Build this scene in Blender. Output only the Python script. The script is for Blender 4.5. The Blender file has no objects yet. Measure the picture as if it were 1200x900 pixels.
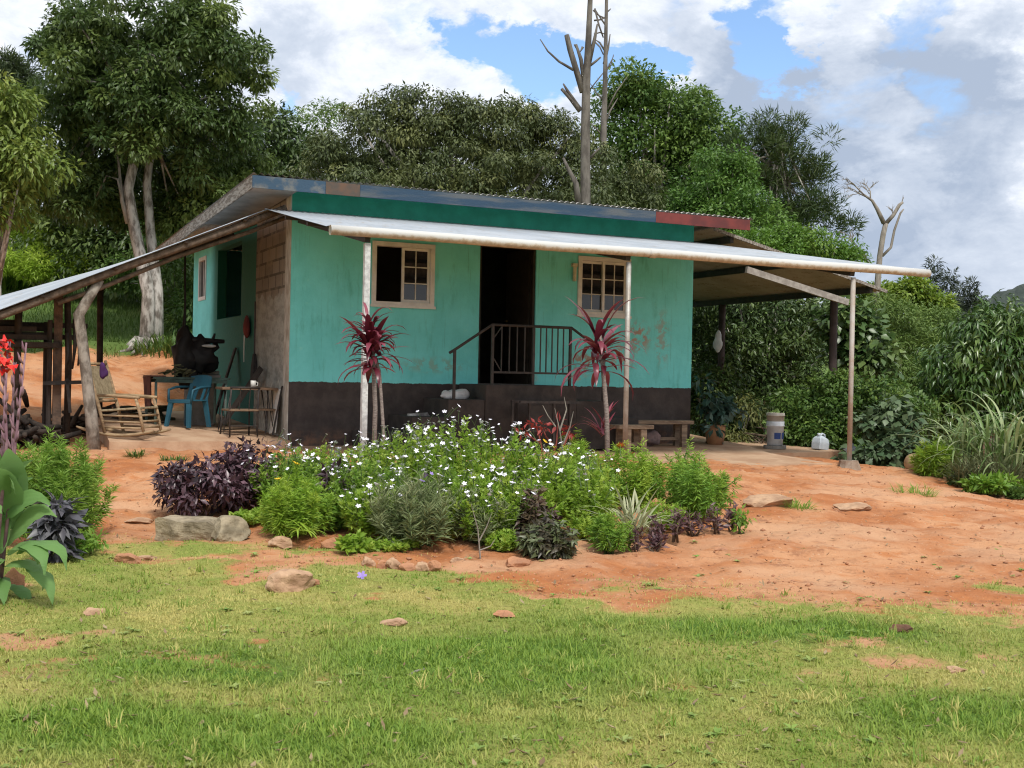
import bpy, bmesh, math, random
import numpy as np
from mathutils import Vector, Matrix, noise as mnoise
R = math.radians
rng = np.random.default_rng(7)
random.seed(7)
S = bpy.context.scene
COL = S.collection

# ------------------------------------------------------------------ camera, sky, sun, exposure
FOC, ROLL, PITCH = 1400.0, 0.02, 0.005          # focal length in pixels of the 1200 px wide photograph
cd = bpy.data.cameras.new('camera'); cam = bpy.data.objects.new('camera', cd); COL.objects.link(cam)
cd.sensor_width = 36; cd.lens = 36*FOC/1200; cd.clip_start = .1; cd.clip_end = 3000
CM = Matrix.Rotation(R(90)-PITCH, 4, 'X') @ Matrix.Rotation(ROLL, 4, 'Z')
cam.matrix_world = CM                            # the eye is the origin; the lawn lies 1.5 m below it
S.camera = cam
MR = np.array(CM.to_3x3())
SUN_EL, SUN_AZ, SUN_STR, SKY_STR, CLOUD_STR = R(55), R(158), 2.5, 0.15, .90   # azimuth clockwise from +Y
sd = bpy.data.lights.new('sun', 'SUN'); sun = bpy.data.objects.new('sun', sd); COL.objects.link(sun)
sd.energy = SUN_STR; sd.angle = R(10); sd.color = (1, .96, .89)
sdir = Vector((math.sin(SUN_AZ)*math.cos(SUN_EL), math.cos(SUN_AZ)*math.cos(SUN_EL), math.sin(SUN_EL)))
sun.rotation_euler = sdir.to_track_quat('Z', 'Y').to_euler(); sun.location = sdir*60
S.view_settings.view_transform = 'Standard'; S.view_settings.look = 'None'
S.view_settings.gamma = 1; S.view_settings.use_curve_mapping = False
S.view_settings.exposure = 0.48
S.cycles.use_denoising = True; S.cycles.filter_width = 1.15; S.cycles.max_bounces = 6; S.cycles.diffuse_bounces = 3
S.cycles.glossy_bounces = 3; S.cycles.transmission_bounces = 4; S.cycles.transparent_max_bounces = 8

def ray(px, py):
    return MR @ np.array([(px-600)/FOC, -(py-450)/FOC, -1.0])
def at(px, py, D):
    d = ray(px, py); return d*D/d[1]

W = bpy.data.worlds.new('World'); S.world = W; W.use_nodes = True
nt = W.node_tree; nt.nodes.clear()
def nd(nt, typ, **kw):
    n = nt.nodes.new(typ)
    for k, v in kw.items():
        if k in n.inputs: n.inputs[k].default_value = v
        else: setattr(n, k, v)
    return n
def lk(nt, a, b): nt.links.new(a, b)
def math_n(nt, op, a, b=None, c=None, clamp=False):
    n = nt.nodes.new('ShaderNodeMath'); n.operation = op; n.use_clamp = clamp
    for i, v in enumerate((a, b, c)):
        if v is None: continue
        if isinstance(v, (int, float)): n.inputs[i].default_value = v
        else: nt.links.new(v, n.inputs[i])
    return n.outputs[0]
def maprange(nt, v, a, b, c=0., d=1., smooth=True):
    n = nt.nodes.new('ShaderNodeMapRange'); n.clamp = True
    if smooth: n.interpolation_type = 'SMOOTHSTEP'
    nt.links.new(v, n.inputs['Value'])
    for k, x in zip(('From Min', 'From Max', 'To Min', 'To Max'), (a, b, c, d)): n.inputs[k].default_value = x
    return n.outputs['Result']
def mixc(nt, f, a, b):
    n = nt.nodes.new('ShaderNodeMix'); n.data_type = 'RGBA'
    for s, v in ((0, f), (6, a), (7, b)):
        if isinstance(v, (int, float)): n.inputs[s].default_value = v
        elif isinstance(v, tuple): n.inputs[s].default_value = (*v[:3], 1)
        else: nt.links.new(v, n.inputs[s])
    return n.outputs[2]
sky = nd(nt, 'ShaderNodeTexSky', sky_type='NISHITA', sun_disc=False, ozone_density=4.0, dust_density=.3, sun_elevation=SUN_EL, sun_rotation=SUN_AZ)
tc = nd(nt, 'ShaderNodeTexCoord')
dv = tc.outputs['Generated']
sep = nd(nt, 'ShaderNodeSeparateXYZ'); lk(nt, dv, sep.inputs[0])
mp = nd(nt, 'ShaderNodeMapping'); lk(nt, dv, mp.inputs[0]); mp.inputs['Scale'].default_value = (1, 1, 1.7)
def fbm(sc, det, off, rough=.55, dist=0.):
    m2 = nd(nt, 'ShaderNodeMapping'); lk(nt, mp.outputs[0], m2.inputs[0]); m2.inputs['Location'].default_value = off
    n = nd(nt, 'ShaderNodeTexNoise', Scale=sc, Detail=det, Roughness=rough, Distortion=dist); lk(nt, m2.outputs[0], n.inputs['Vector'])
    return n.outputs['Fac']
cov = math_n(nt, 'ADD', math_n(nt, 'MULTIPLY', fbm(7, 9, (3.1, 0, 1.2), .6, .3), 1.5), .08)
wn = nd(nt, 'ShaderNodeTexNoise', Scale=11, Detail=7, Roughness=.62); lk(nt, mp.outputs[0], wn.inputs['Vector'])
wv = nd(nt, 'ShaderNodeVectorMath', operation='SUBTRACT'); lk(nt, wn.outputs['Color'], wv.inputs[0]); wv.inputs[1].default_value = (.5, .5, .5)
wm = nd(nt, 'ShaderNodeVectorMath', operation='MULTIPLY_ADD'); lk(nt, wv.outputs[0], wm.inputs[0]); wm.inputs[1].default_value = (.22, .22, .10); lk(nt, dv, wm.inputs[2])
wu = nd(nt, 'ShaderNodeVectorMath', operation='NORMALIZE'); lk(nt, wm.outputs[0], wu.inputs[0]); dw = wu.outputs[0]
for (px, py, r, k) in [(600, 40, .024, .40), (565, 58, .020, .36), (630, 84, .026, .48), (672, 92, .026, .46), (720, 80, .018, .3), (650, 55, .018, .3), (515, 12, .02, .28), (575, 14, .018, .28), (868, 60, .022, .46), (903, 60, .020, .44), (930, 72, .014, .34), (925, 20, .022, .26), (885, 18, .018, .2),
                       (310, 135, .020, .34), (325, 110, .018, .3), (700, 75, .022, .34), (1075, 6, .026, .34), (770, 5, .024, .26), (1110, 130, .02, .2), (15, 25, .024, .28)]:
    d = ray(px, py); d = d/np.linalg.norm(d)
    vm = nd(nt, 'ShaderNodeVectorMath', operation='DOT_PRODUCT'); lk(nt, dw, vm.inputs[0]); vm.inputs[1].default_value = tuple(d)
    cov = math_n(nt, 'SUBTRACT', cov, maprange(nt, vm.outputs['Value'], math.cos(r*1.7), math.cos(r*.2), 0, k))
cov = maprange(nt, cov, .30, .66)
shade = math_n(nt, 'ADD', math_n(nt, 'MULTIPLY', fbm(4.2, 9, (7.7, 2, 0.4), .6, .5), .62), math_n(nt, 'MULTIPLY', fbm(15, 8, (1.7, 5, 2.4), .65, .3), .38))
for (px, py, r, k) in [(835, 135, .036, .12), (890, 165, .040, .13), (955, 150, .034, .12), (1090, 120, .05, .13), (1165, 150, .04, .12), (1140, 60, .035, .09), (400, 75, .05, .09), (1010, 310, .05, .10), (800, 175, .04, .10), (1130, 300, .045, .09), (985, 240, .04, .09), (330, 60, .03, .06), (1030, 200, .02, -.06), (1000, 110, .025, -.06)]:
    d = ray(px, py); d = d/np.linalg.norm(d)
    vm = nd(nt, 'ShaderNodeVectorMath', operation='DOT_PRODUCT'); lk(nt, dw, vm.inputs[0]); vm.inputs[1].default_value = tuple(d)
    shade = math_n(nt, 'SUBTRACT', shade, maprange(nt, vm.outputs['Value'], math.cos(r*1.9), 1.0, 0, k))
cr = nd(nt, 'ShaderNodeValToRGB'); lk(nt, shade, cr.inputs[0])
el = cr.color_ramp.elements
el[0].position = .26; el[0].color = (.36, .43, .55, 1); el[1].position = .64; el[1].color = (1.0, 1.0, 1.01, 1)
e = el.new(.42); e.color = (.56, .62, .72, 1); e = el.new(.50); e.color = (.76, .80, .87, 1)
b1 = nd(nt, 'ShaderNodeBackground', Strength=SKY_STR); lk(nt, sky.outputs[0], b1.inputs['Color'])
b2 = nd(nt, 'ShaderNodeBackground', Strength=CLOUD_STR); lk(nt, cr.outputs[0], b2.inputs['Color'])
ms = nd(nt, 'ShaderNodeMixShader'); lk(nt, cov, ms.inputs[0]); lk(nt, b1.outputs[0], ms.inputs[1]); lk(nt, b2.outputs[0], ms.inputs[2])
wo = nd(nt, 'ShaderNodeOutputWorld'); lk(nt, ms.outputs[0], wo.inputs[0])

# ------------------------------------------------------------------ materials
def newmat(name):
    m = bpy.data.materials.new(name); m.use_nodes = True
    b = m.node_tree.nodes['Principled BSDF']
    return m, m.node_tree, b
def noise_fac(nt, scale, detail=5, rough=.6, vec=None, stretch=None):
    t = nd(nt, 'ShaderNodeTexCoord'); v = t.outputs['Object']
    if stretch:
        mpp = nd(nt, 'ShaderNodeMapping'); lk(nt, v, mpp.inputs[0]); mpp.inputs['Scale'].default_value = stretch; v = mpp.outputs[0]
    n = nd(nt, 'ShaderNodeTexNoise', Scale=scale, Detail=detail, Roughness=rough); lk(nt, v, n.inputs['Vector'])
    return n.outputs['Fac']
def mat(name, c1, c2=None, scale=6, rough=.8, bump=.0, bscale=40, metal=0, stretch=None, lo=.35, hi=.65, spec=.3):
    m, nt, b = newmat(name)
    c2 = c2 or tuple(x*.7 for x in c1)
    f = maprange(nt, noise_fac(nt, scale, stretch=stretch), lo, hi)
    lk(nt, mixc(nt, f, c1, c2), b.inputs['Base Color'])
    b.inputs['Roughness'].default_value = rough; b.inputs['Metallic'].default_value = metal
    b.inputs['Specular IOR Level'].default_value = spec
    if bump:
        bp = nd(nt, 'ShaderNodeBump', Strength=bump, Distance=.02)
        lk(nt, noise_fac(nt, bscale, stretch=stretch), bp.inputs['Height']); lk(nt, bp.outputs[0], b.inputs['Normal'])
    return m
def leafmat(name, c1, c2, c3=None, rough=.5, trans=.25, tc=None, spec=.4):
    """c1 / c2: the two ends of the leaf-to-leaf spread; c3: the colour of young clumps (attribute tint)"""
    m, nt, b = newmat(name)
    g = nd(nt, 'ShaderNodeNewGeometry')
    c = mixc(nt, g.outputs['Random Per Island'], c1, c2)
    if c3:
        a = nd(nt, 'ShaderNodeAttribute', attribute_name='tint')
        c = mixc(nt, a.outputs['Fac'], c, c3)
    lk(nt, c, b.inputs['Base Color']); b.inputs['Roughness'].default_value = rough
    b.inputs['Specular IOR Level'].default_value = spec
    tr = nd(nt, 'ShaderNodeBsdfTranslucent')
    if tc: tr.inputs['Color'].default_value = (*tc, 1)
    else: lk(nt, c, tr.inputs['Color'])
    mx = nd(nt, 'ShaderNodeMixShader'); mx.inputs[0].default_value = trans
    out = nt.nodes['Material Output']
    lk(nt, b.outputs[0], mx.inputs[1]); lk(nt, tr.outputs[0], mx.inputs[2]); lk(nt, mx.outputs[0], out.inputs['Surface'])
    return m

# ------------------------------------------------------------------ object helpers
def tag(o, label=None, cat=None, group=None, kind=None):
    if label: o['label'] = label
    if cat: o['category'] = cat
    if group: o['group'] = group
    if kind: o['kind'] = kind
    return o
def empty(name, loc, rz=0., label=None, cat=None, group=None):
    o = bpy.data.objects.new(name, None); COL.objects.link(o); o.location = tuple(map(float, loc)); o.rotation_euler = (0, 0, rz)
    o.empty_display_size = .2
    return tag(o, label, cat, group)
def link(name, me, mat_, parent=None, loc=None, rz=0.):
    if mat_ and not me.materials: me.materials.append(mat_)
    o = bpy.data.objects.new(name, me); COL.objects.link(o)
    if parent: o.parent = parent
    if loc is not None: o.location = tuple(map(float, loc)); o.rotation_euler = (0, 0, rz)
    return o
class MB:
    def __init__(s): s.v = []; s.f = []
    def add(s, v, f):
        n = len(s.v); s.v += [tuple(map(float, p)) for p in v]; s.f += [tuple(i+n for i in q) for q in f]; return s
    def box(s, c, d, rot=None):
        x, y, z = d[0]/2, d[1]/2, d[2]/2
        p = [Vector(q) for q in ((-x,-y,-z),(x,-y,-z),(x,y,-z),(-x,y,-z),(-x,-y,z),(x,-y,z),(x,y,z),(-x,y,z))]
        if rot is not None: p = [rot @ q for q in p]
        c = Vector(c)
        return s.add([q+c for q in p], [(0,3,2,1),(4,5,6,7),(0,1,5,4),(1,2,6,5),(2,3,7,6),(3,0,4,7)])
    def bx(s, x0, x1, y0, y1, z0, z1): return s.box(((x0+x1)/2,(y0+y1)/2,(z0+z1)/2),(x1-x0,y1-y0,z1-z0))
    def bar(s, a, b, w, h, up=(0,0,1)):
        a, b = Vector(map(float, a)), Vector(map(float, b)); d = b-a; L = d.length; d.normalize()
        u = Vector(up); x = d.cross(u)
        if x.length < 1e-4: x = d.cross(Vector((0,1,0)))
        x.normalize(); z = x.cross(d)
        rot = Matrix((x, d, z)).transposed()
        return s.box((a+b)/2, (w, L, h), rot)
    def tube(s, pts, rad, n=8, cap=True, jit=0.):
        pts = [Vector(map(float, p)) for p in pts]
        if isinstance(rad, (int, float)): rad = [rad]*len(pts)
        v = []; f = []; px = None
        for i, p in enumerate(pts):
            t = (pts[min(i+1, len(pts)-1)]-pts[max(i-1, 0)]).normalized()
            x = px - t*px.dot(t) if px is not None else t.orthogonal()
            if x.length < 1e-5: x = t.orthogonal()
            x.normalize(); px = x; y = t.cross(x)
            for k in range(n):
                a = 2*math.pi*k/n; r = rad[i]*(1+jit*random.uniform(-1, 1))
                v.append(p+(x*math.cos(a)+y*math.sin(a))*r)
        for i in range(len(pts)-1):
            for k in range(n): f.append((i*n+k, i*n+(k+1) % n, (i+1)*n+(k+1) % n, (i+1)*n+k))
        if cap: f.append(tuple(range(n))[::-1]); f.append(tuple((len(pts)-1)*n+k for k in range(n)))
        return s.add(v, f)
    def lathe(s, prof, n=20, c=(0,0,0)):
        v = []; f = []
        for r, z in prof:
            for k in range(n):
                a = 2*math.pi*k/n; v.append((c[0]+r*math.cos(a), c[1]+r*math.sin(a), c[2]+z))
        for i in range(len(prof)-1):
            for k in range(n): f.append((i*n+k, i*n+(k+1) % n, (i+1)*n+(k+1) % n, (i+1)*n+k))
        return s.add(v, f)
    def build(s, name, m, parent=None, loc=None, rz=0., smooth=False, dz=0., bevel=0.):
        me = bpy.data.meshes.new(name)
        me.from_pydata([(x, y, z+dz) for x, y, z in s.v], [], s.f)
        if bevel:
            bm = bmesh.new(); bm.from_mesh(me)
            bmesh.ops.bevel(bm, geom=bm.edges[:], offset=bevel, segments=1, affect='EDGES', clamp_overlap=True)
            bm.to_mesh(me); bm.free()
        if smooth: me.polygons.foreach_set('use_smooth', [True]*len(me.polygons))
        me.update()
        return link(name, me, m, parent, loc, rz)
def npmesh(name, verts, faces, tint=None, smooth=False):
    """verts (n,3), faces (m,k) with constant k"""
    me = bpy.data.meshes.new(name); n, (m, k) = len(verts), faces.shape
    me.vertices.add(n); me.vertices.foreach_set('co', np.ascontiguousarray(verts, np.float32).ravel())
    me.loops.add(m*k); me.loops.foreach_set('vertex_index', np.ascontiguousarray(faces, np.int32).ravel())
    me.polygons.add(m); me.polygons.foreach_set('loop_start', np.arange(0, m*k, k, dtype=np.int32))
    if tint is not None:
        a = me.attributes.new('tint', 'FLOAT', 'POINT'); a.data.foreach_set('value', np.ascontiguousarray(tint, np.float32))
    me.update(calc_edges=True)
    if smooth: me.polygons.foreach_set('use_smooth', np.ones(m, bool))
    return me
def unit(a): return a/np.maximum(np.linalg.norm(a, axis=-1, keepdims=True), 1e-9)
def leaves(P, D, N, L, Wd, tint=None, droop=.15, fold=.12):
    """diamond leaves: base P, direction D, rough normal N"""
    D = unit(D); Sd = unit(np.cross(D, N)); N = np.cross(Sd, D)
    L = np.broadcast_to(L, len(P))[:, None]; Wd = np.broadcast_to(Wd, len(P))[:, None]
    m = P+D*L*.45+N*L*fold*.5
    v = np.stack([P, m+Sd*Wd*.5, P+D*L-N*L*droop, m-Sd*Wd*.5, P+D*L*.5-N*L*fold*.1], 1)
    n = len(P); o = np.arange(n)[:, None]*5
    f = np.concatenate([o+np.array([[0, 1, 4]]), o+np.array([[1, 2, 4]]), o+np.array([[4, 2, 3]]), o+np.array([[0, 4, 3]])], 0)
    return v.reshape(-1, 3), f, None if tint is None else np.repeat(tint, 5)
def straps(P, az, L, Wd, e0, curl, nseg=6, prof=None, tint=None, twist=None):
    """arching strap leaves: start elevation e0, bending down by curl along their length"""
    n = len(P); tw = 0. if twist is None else twist; L = np.broadcast_to(L, n); Wd = np.broadcast_to(Wd, n); e0 = np.broadcast_to(e0, n); curl = np.broadcast_to(curl, n)
    p = P.copy(); out = []
    h = np.stack([np.cos(az), np.sin(az), 0*az], 1); sd = np.stack([-np.sin(az), np.cos(az), 0*az], 1)
    for k in range(nseg+1):
        s = k/nseg
        w = (prof(s) if prof else max(.03, math.sin(math.pi*min(1, .12+.88*s))**.7))
        el_ = e0-curl*s*(.4+.6*s)
        d = h*np.cos(el_)[:, None]+np.array([[0, 0, 1.]])*np.sin(el_)[:, None]
        nn = np.cross(d, sd)
        ww = (Wd*w*.5)[:, None]
        s2 = sd*math.cos(tw)+nn*math.sin(tw); n2 = nn*math.cos(tw)-sd*math.sin(tw)
        out += [p-s2*ww+n2*ww*-.25, p, p+s2*ww+n2*ww*-.25]
        p = p+d*(L/nseg)[:, None]
    v = np.stack(out, 1).reshape(-1, 3); m = (nseg+1)*3
    f = []
    for k in range(nseg):
        a = k*3
        f += [[a, a+1, a+4, a+3], [a+1, a+2, a+5, a+4]]
    f = (np.arange(n)[:, None, None]*m+np.array(f)[None]).reshape(-1, 4)
    return v, f, None if tint is None else np.repeat(tint, m)
def rdir(n):
    return unit(rng.normal(size=(n, 3)))

# value noise (numpy)
_tab = np.random.default_rng(3).random((256, 256))
def vnoise(x, y):
    xi, yi = np.floor(x).astype(int), np.floor(y).astype(int); fx, fy = x-xi, y-yi
    fx, fy = fx*fx*(3-2*fx), fy*fy*(3-2*fy); g = lambda a, b: _tab[a % 256, b % 256]
    return (g(xi, yi)*(1-fx)+g(xi+1, yi)*fx)*(1-fy)+(g(xi, yi+1)*(1-fx)+g(xi+1, yi+1)*fx)*fy
def fnoise(x, y, o=4):
    s = 0; a = .5; t = 0
    for k in range(o): s = s+a*vnoise(x*2**k+17*k, y*2**k+31*k); t += a; a *= .5
    return s/t

# ------------------------------------------------------------------ the lie of the land
TH = math.atan(1400/2980)
C0 = np.array([-3.1755, 17.0, 0.0]); U = np.array([math.cos(TH), math.sin(TH), 0]); V = np.array([-math.sin(TH), math.cos(TH), 0])
def H(t, v, z): return C0+U*t+V*v+np.array([0, 0, z])
CP = [(x, y, -1.5) for x in (-9, -4, 0, 4, 9) for y in (-6, 0, 4, 7, 8.6)] + [
 (-4,11,-1.38),(0,11,-1.36),(4,11,-1.38),(-5,14,-1.13),(-3,14,-1.1),(0,14.5,-1.08),(3,15.5,-1.16),(4.93,17.4,-1.19),(6.17,18.1,-1.3),(6.49,15,-1.42),(6,12,-1.45),
 (8,16,-1.55),(10,18,-2.0),(8,20,-1.6),(5.4,20,-1.22),(3.2,21,-1.12),(3,23,-1.15),(-3.2,17.2,-1.05),(3,20,-1.15),(0,20,-1.1),(-4,21,-.98),(-6,24,-.7),(0,25,-.9),(-6,16,-1.04),(-7,15,-1.08),
 (-6,19,-1.0),(-8,18,-.98),(-7.5,21.5,-.8),(-8,23.5,-.4),(-9,25.5,.1),(-8.6,27,.42),(-12,27,.5),(-5,27,.3),(-10,33,1.5),(-15,42,3.0),(-10,42,2.9),(-20,42,3.2),(-15,60,6),
 (0,33,.5),(0,45,2.5),(0,60,5),(8,25,-1.7),(12,25,-2.6),(10,32,-2.2),(15,32,-3.3),(20,45,-2),(15,60,1),(30,60,0),(30,30,-4),(20,20,-3),
 (-60,100,11),(0,100,10),(60,100,3),(-300,500,22),(0,500,22),(300,500,12),(-300,0,-1),(300,0,-6),(0,-300,-2)]
CPx = np.array([c[:2] for c in CP], float); CPz = np.array([c[2] for c in CP], float)
phi = lambda r: np.sqrt(r*r+.6)
_A = phi(np.linalg.norm(CPx[:, None]-CPx[None], axis=2))
_n = len(CPx); _B = np.zeros((_n+1, _n+1)); _B[:_n, :_n] = _A+1e-3*np.eye(_n); _B[_n, :_n] = _B[:_n, _n] = 1
_w = np.linalg.solve(_B, np.append(CPz, 0))
def gz(x, y):
    x = np.asarray(x, float); y = np.asarray(y, float); sh = x.shape; q = np.stack([x.ravel(), y.ravel()], 1)
    out = np.empty(len(q))
    for i in range(0, len(q), 50000):
        out[i:i+50000] = phi(np.linalg.norm(q[i:i+50000, None]-CPx[None], axis=2)) @ _w[:_n]+_w[_n]
    return out.reshape(sh)
def ground_pt(px, py, lift=0.):
    d = ray(px, py); D = 4.
    while D < 60:
        w = d*D/d[1]
        if w[2] <= gz(w[0], w[1]): break
        D += .02
    return np.array([w[0], w[1], float(gz(w[0], w[1]))+lift])
def on_ground(x, y, lift=0.): return np.array([x, y, float(gz(x, y))+lift])

# lawn edge (world Y of the change from turf to bare red soil, as a function of X)
EDGE = np.array([(-12,10.4),(-4,9.9),(-2.8,9.9),(-1.6,9.7),(-.6,9.35),(.05,8.75),(.5,8.45),(1.2,8.55),(1.8,8.4),(2.4,7.95),(3.4,7.75),(5,7.6),(12,7.5)])
def grass_mask(x, y):
    e = np.interp(x, EDGE[:, 0], EDGE[:, 1])
    n = fnoise(x*1.3+5, y*1.6+9, 4)-.5; n2 = fnoise(x*3.1+50, y*3.3+9, 3)-.5
    n3 = fnoise(x*9+5, y*9+2, 2)-.5
    m = np.clip((e-y+n*1.5+n2*.6+n3*.5)/1.15+.5, 0, 1)
    thin = np.clip((fnoise(x*1.1+11, y*1.7+3, 4)-.62)/.12, 0, 1)*np.clip((y-4.6)/2.2, .35, 1)
    m = m*(1-.7*thin)
    # sparse weeds on the soil
    weeds = np.clip((fnoise(x*.8+71, y*.9+33, 4)-.66)/.08, 0, 1)*.6*np.clip((x-1.5)/2, 0, 1)*(y < 18)
    slope = np.clip((y-26.2+n*1.5)/1.0, 0, 1)*(x < -4)+np.clip((y-24)/1.5, 0, 1)*(x >= -4)
    return np.clip(np.maximum(np.maximum(m, weeds), slope), 0, 1)
LUSH = [(at(900,745,7.3)[:2], 1.35, .38), (at(1150,835,5.5)[:2], .75, .35), (at(560,775,6.3)[:2], 1.1, .8), (at(230,785,6.1)[:2], .75, .45), (at(150,860,5.0)[:2], 1.1, .4), (at(330,870,4.9)[:2], .8, .4)]
def lush(x, y):
    s = np.zeros(np.shape(x))
    for (c, rx, ry) in LUSH: s = np.maximum(s, np.exp(-(((x-c[0])/rx)**2+((y-c[1])/ry)**2)**1.5))
    return np.clip(s*(.55+.9*fnoise(x*2.2, y*2.2, 3)), 0, 1)

def grow(a, b, s0, f):
    out = [a]; s = s0
    while out[-1] < b: out.append(out[-1]+s); s *= f
    return out
xs = sorted(set([-x for x in grow(7.5, 500, .3, 1.22)]+list(np.arange(-7.4, 9.0, .075))+grow(9.05, 500, .3, 1.22)))
ys = sorted(set([-y for y in grow(-3.2, 300, .4, 1.25)]+list(np.arange(3.3, 21, .075))+list(np.arange(21.1, 30, .2))+grow(30.2, 900, .4, 1.15)))
X, Y = np.meshgrid(np.array(xs), np.array(ys)); Z = gz(X, Y)
gm = grass_mask(X, Y)
near = (Y < 29) & (Y > 3) & (np.abs(X) < 10)
Z = Z+near*((fnoise(X*1.7, Y*1.7, 4)-.5)*.10+((fnoise(X*6+3, Y*6, 3)-.5)*.05-np.abs(fnoise(X*1.9+60, Y*2.6+60, 3)-.5)*.16)*(1-gm))
# the cut bank behind the left porch is rough and clods have rolled off it
Z = Z+((Y > 21.5) & (Y < 27.5) & (X < -3))*((fnoise(X*2, Y*1.2, 4)-.5)*.5)
nx, ny = len(xs), len(ys)
I = np.arange(nx*ny).reshape(ny, nx)
F4 = np.stack([I[:-1, :-1], I[:-1, 1:], I[1:, 1:], I[1:, :-1]], -1).reshape(-1, 4)
me = npmesh('ground', np.stack([X.ravel(), Y.ravel(), Z.ravel()], 1), F4, gm.ravel(), True)
a = me.attributes.new('lush', 'FLOAT', 'POINT'); a.data.foreach_set('value', lush(X, Y).ravel().astype(np.float32))
m, nt, b = newmat('red_soil_and_turf')
t = nd(nt, 'ShaderNodeTexCoord'); O = t.outputs['Object']
def nz(sc, det=6, r=.6, st=None):
    v = O
    if st:
        q = nd(nt, 'ShaderNodeMapping'); lk(nt, O, q.inputs[0]); q.inputs['Scale'].default_value = st; v = q.outputs[0]
    n = nd(nt, 'ShaderNodeTexNoise', Scale=sc, Detail=det, Roughness=r); lk(nt, v, n.inputs['Vector']); return n.outputs['Fac']
soil = mixc(nt, maprange(nt, nz(.9), .38, .62), (.42, .155, .058), (.58, .30, .155))
soil = mixc(nt, maprange(nt, nz(2.2, 8, .7, (1, 2.4, 1)), .50, .66), soil, (.50, .20, .078))
soil = mixc(nt, maprange(nt, nz(5, 8, .7), .52, .72), soil, (.31, .135, .07))
soil = mixc(nt, maprange(nt, nz(26, 4, .7), .60, .72), soil, (.60, .40, .26))
soil = mixc(nt, math_n(nt, 'MULTIPLY', maprange(nt, nz(.55, 6, .6, (1, 1.8, 1)), .50, .62), .55), soil, (.60, .36, .215))
soil = mixc(nt, math_n(nt, 'MULTIPLY', maprange(nt, nz(3.6, 9, .75, (1, 2, 1)), .56, .68), .6), soil, (.27, .12, .06))
soil = mixc(nt, maprange(nt, nz(60, 3, .7), .64, .74), soil, (.22, .10, .05))
turf = mixc(nt, maprange(nt, nz(1.3, 6, .65), .40, .62), (.24, .29, .06), (.40, .35, .11))
turf = mixc(nt, maprange(nt, nz(30, 5, .7), .5, .7), turf, (.18, .17, .05))
spy = nd(nt, 'ShaderNodeSeparateXYZ'); lk(nt, O, spy.inputs[0]); turf = mixc(nt, maprange(nt, spy.outputs['Y'], 22, 25), turf, (.11, .17, .04))
lu = nd(nt, 'ShaderNodeAttribute', attribute_name='lush'); turf = mixc(nt, lu.outputs['Fac'], turf, (.09, .18, .03))
ga = nd(nt, 'ShaderNodeAttribute', attribute_name='tint')
gf = maprange(nt, math_n(nt, 'ADD', ga.outputs['Fac'], math_n(nt, 'MULTIPLY', math_n(nt, 'SUBTRACT', nz(9, 6, .7), .5), .9)), .35, .7)
lk(nt, mixc(nt, gf, soil, turf), b.inputs['Base Color']); b.inputs['Roughness'].default_value = .95; b.inputs['Specular IOR Level'].default_value = .15
bp = nd(nt, 'ShaderNodeBump', Strength=.9, Distance=.04); lk(nt, nz(17, 9, .75), bp.inputs['Height']); lk(nt, bp.outputs[0], b.inputs['Normal'])
tag(link('ground', me, m), 'bare red earth yard with a patchy turf foreground', 'ground', kind='structure')

def ground_z_fine(x, y):
    return gz(x, y)+(fnoise(x*1.7, y*1.7, 4)-.5)*.10+((fnoise(x*6+3, y*6, 3)-.5)*.05-np.abs(fnoise(x*1.9+60, y*2.6+60, 3)-.5)*.16)*(1-grass_mask(x, y))

# lawn blades
def blades(name, n, y0, y1, hmul, label, keep):
    u = rng.random(n); Yb = y0*(y1/y0)**u
    Xb = (rng.random(n)*2-1)*(.47*Yb+.3)
    ok = keep(Xb, Yb); Xb, Yb = Xb[ok], Yb[ok]; n = len(Xb)
    lu_ = lush(Xb, Yb); g = grass_mask(Xb, Yb)
    P = np.stack([Xb, Yb, ground_z_fine(Xb, Yb)-.006], 1)
    Ln = (.015+.022*rng.random(n))*(1+.7*lu_)*hmul; tall = rng.random(n) < .008; Ln[tall] *= 2.0
    az = rng.random(n)*2*np.pi
    e0 = np.radians(5+70*rng.random(n)**1.3); tn = np.clip(1-lu_*1.2, 0, 1)*np.clip(.20+2.0*(fnoise(Xb*1.6+40, Yb*1.6+4, 4)-.36)+.35*(rng.random(n)-.4), 0, 1)
    v, f, tt = straps(P, az, Ln, (.0035+.003*rng.random(n))*(1+.2*Yb/8), e0, np.radians(20+70*rng.random(n)), 2, lambda s: (1, .8, .08)[int(round(s*2))], tn)
    me = npmesh(name, v, f, tt)
    return tag(link(name, me, MG), label, 'grass', kind='stuff')
MG = leafmat('grass_blade', (.14, .26, .03), (.27, .37, .05), (.55, .48, .16), rough=.6, trans=.35)
blades('lawn_grass', 420000, 4.0, 10.6, 1.0, 'short patchy green and straw coloured turf of the foreground', lambda x, y: rng.random(len(x)) < grass_mask(x, y)**1.3)


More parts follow.
